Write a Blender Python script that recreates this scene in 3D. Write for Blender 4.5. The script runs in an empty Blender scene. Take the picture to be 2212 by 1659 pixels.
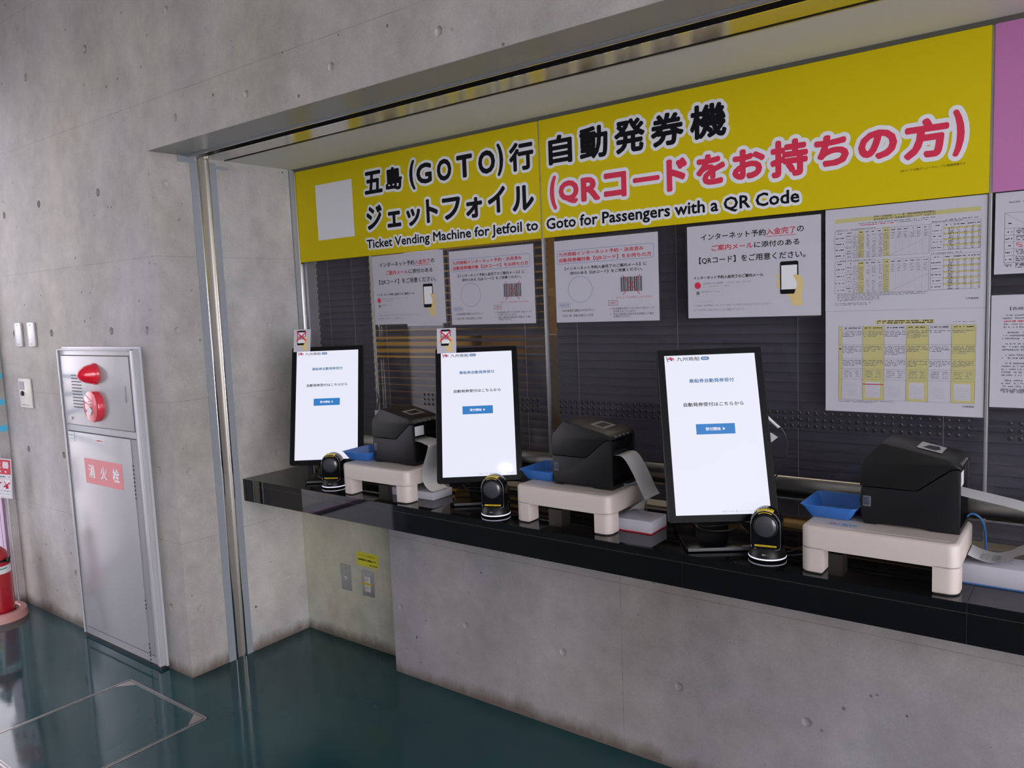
import bpy, bmesh, math, random
from mathutils import Vector, Matrix

random.seed(7)
SC = bpy.context.scene
COL = SC.collection
V = Vector
PI = math.pi

# ------------------------------------------------------------------ camera, sky, exposure
cam_d = bpy.data.cameras.new('camera')
cam = bpy.data.objects.new('camera', cam_d)
COL.objects.link(cam)
cam_d.sensor_fit = 'HORIZONTAL'
cam_d.sensor_width = 36.0
cam_d.lens = 36.0 * 1689.22 / 2212.0
cam_d.clip_start = 0.05
cr, cu, cf = (0.79866, 0.60039, -0.04084), (-0.02869, 0.10579, 0.99397), (-0.60110, 0.79268, -0.10171)
cam.matrix_world = Matrix(((cr[0], cu[0], -cf[0], 3.0681), (cr[1], cu[1], -cf[1], -1.6998),
                           (cr[2], cu[2], -cf[2], 1.5371), (0, 0, 0, 1)))
SC.camera = cam

world = bpy.data.worlds.new('overcast_sky')
SC.world = world
world.use_nodes = True
wn = world.node_tree
wn.nodes['Background'].inputs[0].default_value = (0.98, 0.955, 1.0, 1)
wn.nodes['Background'].inputs[1].default_value = 7.0

vs = SC.view_settings
vs.view_transform = 'Standard'
vs.look = 'None'
vs.gamma = 1.0
vs.use_curve_mapping = False
vs.exposure = 0.0

# ------------------------------------------------------------------ materials
MATS = {}

def mat(name, col, rough=0.5, metal=0.0, spec=0.5, emit=None, estr=0.0, coat=0.0, noise=0.0, nscale=40.0, bump=0.0, bscale=200.0):
    if name in MATS:
        return MATS[name]
    m = bpy.data.materials.new(name)
    m.use_nodes = True
    nt = m.node_tree
    b = nt.nodes['Principled BSDF']
    b.inputs['Base Color'].default_value = (*col, 1)
    b.inputs['Roughness'].default_value = rough
    b.inputs['Metallic'].default_value = metal
    b.inputs['Specular IOR Level'].default_value = spec
    b.inputs['Coat Weight'].default_value = coat
    if emit:
        b.inputs['Emission Color'].default_value = (*emit, 1)
        b.inputs['Emission Strength'].default_value = estr
    if noise or bump:
        g = nt.nodes.new('ShaderNodeNewGeometry')
    if noise:
        n = nt.nodes.new('ShaderNodeTexNoise')
        n.inputs['Scale'].default_value = nscale
        n.inputs['Detail'].default_value = 4
        nt.links.new(g.outputs['Position'], n.inputs['Vector'])
        mr = nt.nodes.new('ShaderNodeMapRange')
        mr.inputs['To Min'].default_value = 1 - noise
        mr.inputs['To Max'].default_value = 1 + noise
        nt.links.new(n.outputs['Fac'], mr.inputs['Value'])
        mx = nt.nodes.new('ShaderNodeVectorMath')
        mx.operation = 'SCALE'
        mx.inputs[0].default_value = col
        nt.links.new(mr.outputs['Result'], mx.inputs['Scale'])
        nt.links.new(mx.outputs['Vector'], b.inputs['Base Color'])
    if bump:
        n2 = nt.nodes.new('ShaderNodeTexNoise')
        n2.inputs['Scale'].default_value = bscale
        nt.links.new(g.outputs['Position'], n2.inputs['Vector'])
        bp = nt.nodes.new('ShaderNodeBump')
        bp.inputs['Strength'].default_value = bump
        bp.inputs['Distance'].default_value = 0.002
        nt.links.new(n2.outputs['Fac'], bp.inputs['Height'])
        nt.links.new(bp.outputs['Normal'], b.inputs['Normal'])
    MATS[name] = m
    return m

def glass_mat(name, tint=(1, 1, 1), refl=1.0):
    m = bpy.data.materials.new(name)
    m.use_nodes = True
    nt = m.node_tree
    nt.nodes.remove(nt.nodes['Principled BSDF'])
    out = nt.nodes['Material Output']
    t = nt.nodes.new('ShaderNodeBsdfTransparent')
    t.inputs[0].default_value = (*tint, 1)
    g = nt.nodes.new('ShaderNodeBsdfGlossy')
    g.inputs['Roughness'].default_value = 0.0
    f = nt.nodes.new('ShaderNodeFresnel')
    # the pane is thin and does not bend light, so both of its faces reflect like air-to-glass
    ge = nt.nodes.new('ShaderNodeNewGeometry')
    ior = nt.nodes.new('ShaderNodeMapRange')
    ior.inputs['To Min'].default_value = 1.5
    ior.inputs['To Max'].default_value = 1 / 1.5
    nt.links.new(ge.outputs['Backfacing'], ior.inputs['Value'])
    nt.links.new(ior.outputs['Result'], f.inputs['IOR'])
    mu = nt.nodes.new('ShaderNodeMath')
    mu.operation = 'MULTIPLY'
    mu.inputs[1].default_value = refl
    nt.links.new(f.outputs[0], mu.inputs[0])
    mx = nt.nodes.new('ShaderNodeMixShader')
    nt.links.new(mu.outputs[0], mx.inputs[0])
    nt.links.new(t.outputs[0], mx.inputs[1])
    nt.links.new(g.outputs[0], mx.inputs[2])
    nt.links.new(mx.outputs[0], out.inputs['Surface'])
    MATS[name] = m
    return m

def concrete(name, base=(0.395, 0.378, 0.372), zoff=0.587, zstep=0.6012, xjoint=None, xj_above=None, dirt=True, pits=0.5):
    """Fair-faced concrete: mottling, bug holes, formwork joints at real heights, dirt along the floor."""
    m = bpy.data.materials.new(name)
    m.use_nodes = True
    nt = m.node_tree
    L = nt.links.new
    b = nt.nodes['Principled BSDF']
    b.inputs['Roughness'].default_value = 0.62
    b.inputs['Specular IOR Level'].default_value = 0.35
    geo = nt.nodes.new('ShaderNodeNewGeometry')
    sep = nt.nodes.new('ShaderNodeSeparateXYZ')
    L(geo.outputs['Position'], sep.inputs[0])

    def math_(op, a, bb=None, c=None):
        n = nt.nodes.new('ShaderNodeMath')
        n.operation = op
        for i, v in enumerate((a, bb, c)):
            if v is None:
                continue
            if isinstance(v, (int, float)):
                n.inputs[i].default_value = v
            else:
                L(v, n.inputs[i])
        return n.outputs[0]

    def noise(scale, detail=4, rough=0.6, stretch=None):
        n = nt.nodes.new('ShaderNodeTexNoise')
        n.inputs['Scale'].default_value = scale
        n.inputs['Detail'].default_value = detail
        n.inputs['Roughness'].default_value = rough
        if stretch:
            mp = nt.nodes.new('ShaderNodeVectorMath')
            mp.operation = 'MULTIPLY'
            mp.inputs[1].default_value = stretch
            L(geo.outputs['Position'], mp.inputs[0])
            L(mp.outputs[0], n.inputs['Vector'])
        else:
            L(geo.outputs['Position'], n.inputs['Vector'])
        return n.outputs['Fac']

    def mrange(v, a, bb, c, d):
        n = nt.nodes.new('ShaderNodeMapRange')
        for k, x in zip(('From Min', 'From Max', 'To Min', 'To Max'), (a, bb, c, d)):
            n.inputs[k].default_value = x
        L(v, n.inputs['Value'])
        return n.outputs['Result']

    big = noise(1.7, 5, 0.62, (1.3, 1.3, 0.8))
    mid = noise(11, 6, 0.7)
    fine = noise(140, 3, 0.6)
    val = math_('MULTIPLY', mrange(big, 0.3, 0.7, 0.74, 1.16), mrange(mid, 0.25, 0.75, 0.82, 1.12))
    val = math_('MULTIPLY', val, mrange(fine, 0.3, 0.7, 0.92, 1.06))
    # bug holes
    vor = nt.nodes.new('ShaderNodeTexVoronoi')
    vor.inputs['Scale'].default_value = 26
    L(geo.outputs['Position'], vor.inputs['Vector'])
    wn_ = nt.nodes.new('ShaderNodeTexWhiteNoise')
    wn_.noise_dimensions = '3D'
    L(vor.outputs['Position'], wn_.inputs['Vector'])
    rad = mrange(wn_.outputs['Value'], 1.0 - 0.35 * pits, 1.0, 0.0, 0.17)
    hole = math_('LESS_THAN', vor.outputs['Distance'], rad)
    holem = math_('MULTIPLY', hole, mrange(noise(2.3, 2), 0.42, 0.58, 0.0, 1.0))
    val = math_('MULTIPLY', val, math_('SUBTRACT', 1.0, math_('MULTIPLY', holem, 0.7)))
    # formwork joints
    joint = None
    if zstep:
        fr = math_('FRACT', math_('DIVIDE', math_('SUBTRACT', sep.outputs['Z'], zoff - 0.0013), zstep))
        joint = math_('LESS_THAN', fr, 0.0026 / zstep)
    if xjoint is not None:
        for xj in xjoint:
            jx = math_('LESS_THAN', math_('ABSOLUTE', math_('SUBTRACT', sep.outputs['X'], xj)), 0.0013)
            if xj_above is not None:
                jx = math_('MULTIPLY', jx, math_('GREATER_THAN', sep.outputs['Z'], xj_above))
            joint = jx if joint is None else math_('MAXIMUM', joint, jx)
    if joint is not None:
        jm = math_('MULTIPLY', joint, mrange(noise(5, 3), 0.3, 0.6, 0.08, 0.34))
        val = math_('MULTIPLY', val, math_('SUBTRACT', 1.0, jm))
    colv = nt.nodes.new('ShaderNodeVectorMath')
    colv.operation = 'SCALE'
    tint = nt.nodes.new('ShaderNodeMix')
    tint.data_type = 'RGBA'
    tint.inputs[6].default_value = (*base, 1)
    tint.inputs[7].default_value = (base[0] * 1.06, base[1] * 1.02, base[2] * 0.90, 1)
    L(mrange(noise(0.9, 3), 0.4, 0.65, 0, 1), tint.inputs[0])
    L(tint.outputs[2], colv.inputs[0])
    L(val, colv.inputs['Scale'])
    last = colv.outputs[0]
    if dirt:
        zn = math_('ADD', sep.outputs['Z'], math_('MULTIPLY', math_('SUBTRACT', noise(7, 5, 0.7, (1, 1, 0.4)), 0.5), -0.13))
        dm = mrange(zn, 0.008, 0.062, 0.85, 0.0)
        dmix = nt.nodes.new('ShaderNodeMix')
        dmix.data_type = 'RGBA'
        L(dm, dmix.inputs[0])
        L(last, dmix.inputs[6])
        dmix.inputs[7].default_value = (0.105, 0.075, 0.058, 1)
        last = dmix.outputs[2]
    L(last, b.inputs['Base Color'])
    bp = nt.nodes.new('ShaderNodeBump')
    bp.inputs['Strength'].default_value = 0.35
    bp.inputs['Distance'].default_value = 0.003
    hgt = math_('ADD', math_('MULTIPLY', mid, 0.5), math_('MULTIPLY', holem, -0.8))
    L(hgt, bp.inputs['Height'])
    L(bp.outputs['Normal'], b.inputs['Normal'])
    MATS[name] = m
    return m

M_WALL = concrete('concrete_wall', xjoint=[0.0], xj_above=2.206, pits=1.0)
M_JAMB = concrete('concrete_jamb', base=(0.425, 0.412, 0.415), pits=0.35)
M_BASE = concrete('concrete_counter_base', base=(0.315, 0.295, 0.315), zoff=0.594, zstep=3.0, xjoint=[1.803], pits=1.4)
M_LINTEL = concrete('concrete_lintel', pits=0.8, dirt=False)
M_SOFFIT = mat('soffit_coated_concrete', (0.22, 0.22, 0.21), 0.28, noise=0.2, nscale=6)
M_PLUG = mat('formtie_mortar', (0.27, 0.26, 0.26), 0.8, noise=0.15)
M_PLUGL = mat('formtie_mortar_light', (0.37, 0.36, 0.36), 0.7, noise=0.1)
M_HOLE = mat('formtie_hole_shade', (0.11, 0.105, 0.105), 0.9)  # shade inside the tie holes is put into this dark colour
M_PLASTER = mat('grey_green_panel', (0.27, 0.275, 0.245), 0.5, noise=0.06, nscale=3)
M_WHITE = mat('white_paint', (0.62, 0.61, 0.57), 0.5)
M_STEEL = mat('stainless', (0.60, 0.585, 0.56), 0.22, 1.0, bump=0.02, bscale=60)
M_STEELB = mat('stainless_bright', (0.85, 0.84, 0.83), 0.10, 1.0)
M_STEELD = mat('stainless_brushed_dull', (0.42, 0.40, 0.38), 0.30, 1.0)
M_BLUEGREY = mat('blue_grey_sealed_edge', (0.235, 0.255, 0.29), 0.45, noise=0.08)
M_SLOT = mat('dark_slot', (0.03, 0.028, 0.035), 0.5)
M_DARK = mat('black_gap', (0.006, 0.006, 0.007), 0.6)
M_ALU = mat('aluminium', (0.55, 0.55, 0.56), 0.3, 1.0)
M_ALUL = mat('aluminium_satin', (0.42, 0.42, 0.43), 0.4, 0.6)
M_GRANITE = mat('black_granite', (0.005, 0.005, 0.006), 0.03, 0.0, 0.42, noise=0.5, nscale=300)
M_GROUT = mat('granite_joint', (0.13, 0.125, 0.12), 0.5)
M_CAB = mat('grey_enamel', (0.38, 0.375, 0.395), 0.2, 0.0, 0.4)
M_CABEDGE = mat('grey_enamel_edge', (0.46, 0.46, 0.50), 0.25)
M_RED = mat('red_plastic', (0.66, 0.035, 0.06), 0.12, 0.0, 0.5, coat=0.4)
M_REDL = mat('red_translucent_dome', (0.80, 0.012, 0.035), 0.06, 0.0, 0.6, coat=0.5)
M_EXT = mat('extinguisher_red', (0.36, 0.008, 0.018), 0.18, 0.0, 0.5, coat=0.4)
M_PINK = mat('pink_plastic', (0.52, 0.25, 0.23), 0.35)
M_BLACK = mat('black_plastic', (0.008, 0.008, 0.009), 0.4, 0.0, 0.3)
M_BLACKG = mat('black_gloss', (0.004, 0.004, 0.006), 0.16, 0.0, 0.2)
M_PRN = mat('printer_black', (0.007, 0.007, 0.0095), 0.45, 0.0, 0.3, bump=0.06, bscale=900)
M_PRNTOP = mat('printer_lid_black', (0.009, 0.0088, 0.009), 0.42, 0.0, 0.35, bump=0.06, bscale=900)
M_BEIGE = mat('beige_plastic', (0.56, 0.49, 0.455), 0.42, bump=0.03, bscale=700)
M_RUBBER = mat('dark_rubber', (0.02, 0.018, 0.018), 0.8)
M_TRAY = mat('blue_tray', (0.035, 0.16, 0.52), 0.42)
M_PAPER = mat('paper_white', (0.50, 0.485, 0.555), 0.85, 0.0, 0.3)
M_PAPERD = mat('paper_thermal', (0.58, 0.58, 0.60), 0.55)
M_INK = mat('ink_black', (0.007, 0.007, 0.010), 0.6, 0.0, 0.12)
M_INKG = mat('ink_grey', (0.16, 0.16, 0.19), 0.7, 0.0, 0.12)
M_INKL = mat('ink_lightgrey', (0.36, 0.36, 0.39), 0.7, 0.0, 0.12)
M_INKR = mat('ink_red', (0.50, 0.035, 0.06), 0.7, 0.0, 0.12)
M_INKB = mat('ink_blue', (0.07, 0.17, 0.40), 0.7, 0.0, 0.12)
M_SIGNY = mat('sign_yellow', (0.60, 0.475, 0.0), 0.6, 0.0, 0.2)
M_SIGNR = mat('sign_red', (0.66, 0.025, 0.075), 0.45)
M_SIGNW = mat('sign_white', (0.74, 0.74, 0.80), 0.45)
M_SIGNP = mat('sign_pink', (0.47, 0.165, 0.38), 0.45)
M_HLY = mat('highlighter_yellow', (0.48, 0.44, 0.19), 0.8)
M_SKIN = mat('drawn_hand', (0.66, 0.50, 0.22), 0.7)
M_SCREEN = mat('screen_lit_white', (0.02, 0.02, 0.02), 0.05, emit=(0.86, 0.87, 1.0), estr=0.92)
M_SCRB = mat('screen_lit_blue', (0.02, 0.02, 0.02), 0.05, emit=(0.02, 0.22, 0.62), estr=0.85)
M_SCRT = mat('screen_text_blue', (0.02, 0.02, 0.02), 0.05, emit=(0.06, 0.20, 0.42), estr=0.8)
M_SCRK = mat('screen_text_dark', (0.02, 0.02, 0.02), 0.05, emit=(0.06, 0.06, 0.085), estr=0.8)
M_SCRG = mat('screen_text_grey', (0.02, 0.02, 0.02), 0.05, emit=(0.45, 0.45, 0.52), estr=0.8)
M_SCRR = mat('screen_logo_red', (0.02, 0.02, 0.02), 0.05, emit=(0.55, 0.04, 0.12), estr=0.8)
M_RING = mat('scanner_light_ring', (0.5, 0.5, 0.5), 0.3, emit=(0.75, 0.78, 1.0), estr=0.9)
M_LENS = mat('scanner_window', (0.045, 0.045, 0.055), 0.05, 0.0, 0.8)
M_STKY = mat('yellow_sticker', (0.62, 0.45, 0.01), 0.45)
M_LABEL = mat('white_label', (0.66, 0.66, 0.70), 0.5)
M_SLAT = mat('blind_slat_grey', (0.085, 0.080, 0.097), 0.6, 0.0, 0.25)
M_SLATL = mat('blind_slat_light_edge', (0.46, 0.42, 0.36), 0.5)
M_CORD = mat('blind_cord', (0.35, 0.34, 0.33), 0.7)
M_CABLE = mat('cable_black', (0.012, 0.012, 0.012), 0.4)
M_LAN = mat('cable_blue', (0.03, 0.15, 0.42), 0.4)
M_KRAFT = mat('kraft_cardboard', (0.34, 0.20, 0.07), 0.8, noise=0.2, nscale=30)
M_ORANGE = mat('orange_print', (0.42, 0.10, 0.02), 0.8)
M_MUST = mat('office_mustard_wall', (0.42, 0.27, 0.07), 0.7)
M_WOOD = mat('office_wood', (0.34, 0.22, 0.10), 0.5, noise=0.2, nscale=12)
M_OFFICE = mat('office_grey', (0.12, 0.115, 0.115), 0.7)
M_CARPET = mat('office_carpet', (0.05, 0.05, 0.055), 0.95)
M_CYAN = mat('cyan_tape', (0.06, 0.48, 0.75), 0.5)
M_IVORY = mat('ivory_plastic', (0.60, 0.56, 0.50), 0.35)
M_PLATE = mat('satin_plate', (0.50, 0.49, 0.50), 0.3, 0.2)
M_DGREY = mat('dark_grey', (0.10, 0.10, 0.11), 0.5)
M_MGREY = mat('mid_grey', (0.25, 0.25, 0.27), 0.5)
M_HATCH = mat('hatch_frame_metal', (0.34, 0.31, 0.29), 0.32, 0.7, noise=0.2, nscale=90)
M_RINGD = mat('hole_rim', (0.022, 0.022, 0.026), 0.6, 0.0, 0.2)
M_FILM = glass_mat('laminate_film', (0.86, 0.86, 0.88), 0.9)
M_GLASS = glass_mat('window_glass', (0.74, 0.73, 0.755), 1.0)
M_GLASSB = glass_mat('booth_glass', (0.90, 0.90, 0.93), 0.5)
M_GREEN = mat('print_green', (0.03, 0.25, 0.13), 0.6)
M_CEIL = mat('hall_ceiling', (0.50, 0.50, 0.49), 0.8)
M_HALL = mat('hall_wall', (0.42, 0.41, 0.40), 0.7)
M_OUT = mat('outdoor_paving', (0.55, 0.54, 0.52), 0.9, noise=0.1, nscale=2)

def floor_mat():
    m = bpy.data.materials.new('teal_epoxy_floor')
    m.use_nodes = True
    nt = m.node_tree
    b = nt.nodes['Principled BSDF']
    geo = nt.nodes.new('ShaderNodeNewGeometry')
    n = nt.nodes.new('ShaderNodeTexNoise')
    n.inputs['Scale'].default_value = 2.2
    n.inputs['Detail'].default_value = 6
    nt.links.new(geo.outputs['Position'], n.inputs['Vector'])
    r = nt.nodes.new('ShaderNodeValToRGB')
    r.color_ramp.elements[0].position = 0.3
    r.color_ramp.elements[0].color = (0.006, 0.038, 0.047, 1)
    r.color_ramp.elements[1].position = 0.7
    r.color_ramp.elements[1].color = (0.009, 0.057, 0.065, 1)
    nt.links.new(n.outputs['Fac'], r.inputs['Fac'])
    nt.links.new(r.outputs['Color'], b.inputs['Base Color'])
    n2 = nt.nodes.new('ShaderNodeTexNoise')
    b.inputs['Specular IOR Level'].default_value = 0.42
    n2.inputs['Scale'].default_value = 4.0
    n2.inputs['Detail'].default_value = 3
    nt.links.new(geo.outputs['Position'], n2.inputs['Vector'])
    mr = nt.nodes.new('ShaderNodeMapRange')
    mr.inputs['To Min'].default_value = 0.03
    mr.inputs['To Max'].default_value = 0.14
    nt.links.new(n2.outputs['Fac'], mr.inputs['Value'])
    nt.links.new(mr.outputs['Result'], b.inputs['Roughness'])
    bp = nt.nodes.new('ShaderNodeBump')
    bp.inputs['Strength'].default_value = 0.10
    bp.inputs['Distance'].default_value = 0.01
    nt.links.new(n2.outputs['Fac'], bp.inputs['Height'])
    nt.links.new(bp.outputs['Normal'], b.inputs['Normal'])
    MATS['floor'] = m
    return m
M_FLOOR = floor_mat()

# ------------------------------------------------------------------ geometry helpers
class G:
    """Collects geometry with material slots and links it as ONE mesh object."""
    def __init__(self):
        self.v, self.f, self.m, self.s, self.mats = [], [], [], [], []

    def mi(self, m):
        if m not in self.mats:
            self.mats.append(m)
        return self.mats.index(m)

    def add(self, verts, faces, m, smooth=False, xf=None):
        o = len(self.v)
        if xf is not None:
            verts = [xf @ V(p) for p in verts]
        self.v += [tuple(p) for p in verts]
        i = self.mi(m)
        for f in faces:
            self.f.append([o + k for k in f])
            self.m.append(i)
            self.s.append(smooth)
        return self

    def box(self, x0, x1, y0, y1, z0, z1, m, bev=0.0, seg=2, xf=None):
        if bev <= 0:
            vs_ = [(x, y, z) for z in (z0, z1) for y in (y0, y1) for x in (x0, x1)]
            fs = [(0, 2, 3, 1), (4, 5, 7, 6), (0, 1, 5, 4), (2, 6, 7, 3), (0, 4, 6, 2), (1, 3, 7, 5)]
            return self.add(vs_, fs, m, False, xf)
        bm = bmesh.new()
        bmesh.ops.create_cube(bm, size=1)
        for v in bm.verts:
            v.co = V(((x0 + x1) / 2 + v.co.x * (x1 - x0), (y0 + y1) / 2 + v.co.y * (y1 - y0), (z0 + z1) / 2 + v.co.z * (z1 - z0)))
        bmesh.ops.bevel(bm, geom=list(bm.edges), offset=bev, segments=seg, affect='EDGES', profile=0.5)
        return self.bm(bm, m, True, xf)

    def bm(self, bm, m, smooth=False, xf=None):
        bm.verts.index_update()
        self.add([v.co.copy() for v in bm.verts], [[v.index for v in f.verts] for f in bm.faces], m, smooth, xf)
        bm.free()
        return self

    def loft(self, loops, m, caps=True, smooth=True, xf=None, closed=True):
        n = len(loops[0])
        vs_ = [p for lp in loops for p in lp]
        fs = []
        for k in range(len(loops) - 1):
            for i in range(n if closed else n - 1):
                j = (i + 1) % n
                fs.append((k * n + i, k * n + j, (k + 1) * n + j, (k + 1) * n + i))
        self.add(vs_, fs, m, smooth, xf)
        if caps:
            self.add(list(loops[0]), [list(range(n))[::-1]], m, False, xf)
            self.add(list(loops[-1]), [list(range(n))], m, False, xf)
        return self

    def lathe(self, prof, m, seg=32, xf=None, smooth=True):
        loops = [[(r * math.cos(2 * PI * i / seg), r * math.sin(2 * PI * i / seg), z) for i in range(seg)] for r, z in prof]
        return self.loft(loops, m, True, smooth, xf)

    def tube(self, pts, r, m, seg=8, smooth_path=True, xf=None):
        pts = [V(p) for p in pts]
        if smooth_path and len(pts) > 2:
            pts = catmull(pts, 6)
        loops = []
        up = V((0, 0, 1))
        for i, p in enumerate(pts):
            t = (pts[min(i + 1, len(pts) - 1)] - pts[max(i - 1, 0)]).normalized()
            a = t.cross(up)
            if a.length < 1e-3:
                a = t.cross(V((1, 0, 0)))
            a.normalize()
            b_ = a.cross(t)
            loops.append([p + a * r * math.cos(2 * PI * k / seg) + b_ * r * math.sin(2 * PI * k / seg) for k in range(seg)])
        return self.loft(loops, m, True, True, xf)

    def build(self, name, parent=None, loc=None, rel=None, kind=None):
        """rel: world point subtracted from the vertices (the parent's location)."""
        me = bpy.data.meshes.new(name)
        vs_ = self.v
        if parent is None and loc is None:
            xs = [p[0] for p in vs_]; ys = [p[1] for p in vs_]; zs = [p[2] for p in vs_]
            loc = ((min(xs) + max(xs)) / 2, (min(ys) + max(ys)) / 2, min(zs))
            rel = loc
        if rel is not None:
            vs_ = [(p[0] - rel[0], p[1] - rel[1], p[2] - rel[2]) for p in vs_]
        me.from_pydata(vs_, [], self.f)
        for m in self.mats:
            me.materials.append(m)
        me.polygons.foreach_set('material_index', self.m)
        me.polygons.foreach_set('use_smooth', self.s)
        me.update()
        if any(self.s):
            try:
                me.set_sharp_from_angle(angle=math.radians(38))
            except Exception:
                pass
        o = bpy.data.objects.new(name, me)
        COL.objects.link(o)
        if loc is not None:
            o.location = loc
        if parent is not None:
            o.parent = parent
        if kind:
            o['kind'] = kind
        return o

def catmull(pts, n=6):
    out = []
    P = [pts[0]] + list(pts) + [pts[-1]]
    for i in range(1, len(P) - 2):
        p0, p1, p2, p3 = P[i - 1], P[i], P[i + 1], P[i + 2]
        for k in range(n):
            t = k / n
            out.append(0.5 * ((2 * p1) + (p2 - p0) * t + (2 * p0 - 5 * p1 + 4 * p2 - p3) * t * t + (3 * p1 - p0 - 3 * p2 + p3) * t ** 3))
    out.append(pts[-1])
    return out

def rrect(w, d, r, z, cx=0.0, cy=0.0, n=5):
    r = max(r, 1e-4)
    pts = []
    for sx, sy, a0 in ((1, -1, -90), (1, 1, 0), (-1, 1, 90), (-1, -1, 180)):
        for k in range(n + 1):
            a = math.radians(a0 + 90 * k / n)
            pts.append((cx + sx * (w / 2 - r) + r * math.cos(a), cy + sy * (d / 2 - r) + r * math.sin(a), z))
    return pts

def tag(o, label=None, cat=None, group=None):
    if label:
        o['label'] = label
    if cat:
        o['category'] = cat
    if group:
        o['group'] = group
    return o

def thing(name, label, cat, loc=(0, 0, 0), rotz=0.0, group=None):
    o = bpy.data.objects.new(name, None)
    o.empty_display_size = 0.05
    COL.objects.link(o)
    o.location = loc
    o.rotation_euler = (0, 0, rotz)
    return tag(o, label, cat, group)

def dup(root, loc, rotz=None, label=None):
    r = root.copy()
    COL.objects.link(r)
    r.location = loc
    if rotz is not None:
        r.rotation_euler = (0, 0, rotz)
    if label:
        r['label'] = label
    for ch in list(root.children):
        c = ch.copy()
        COL.objects.link(c)
        c.parent = r
        for g in list(ch.children):
            d = g.copy()
            COL.objects.link(d)
            d.parent = c
    return r

# lettering -------------------------------------------------------------------
_TC = {}
def glyphs(s):
    if s in _TC:
        return _TC[s]
    cd = bpy.data.curves.new('lettering', 'FONT')
    cd.body = s
    cd.size = 1.0
    cd.resolution_u = 3 if len(s) < 4 else 2
    o = bpy.data.objects.new('lettering', cd)
    COL.objects.link(o)
    dg = bpy.context.evaluated_depsgraph_get()
    dg.update()
    me = o.evaluated_get(dg).to_mesh()
    vs_ = [(v.co.x, v.co.y) for v in me.vertices]
    fs = [list(p.vertices) for p in me.polygons]
    o.evaluated_get(dg).to_mesh_clear()
    bpy.data.objects.remove(o)
    bpy.data.curves.remove(cd)
    if vs_:
        x0 = min(p[0] for p in vs_); x1 = max(p[0] for p in vs_)
        y0 = min(p[1] for p in vs_); y1 = max(p[1] for p in vs_)
    else:
        x0 = x1 = y0 = y1 = 0
    _TC[s] = (vs_, fs, x0, x1, y0, y1)
    return _TC[s]

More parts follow.
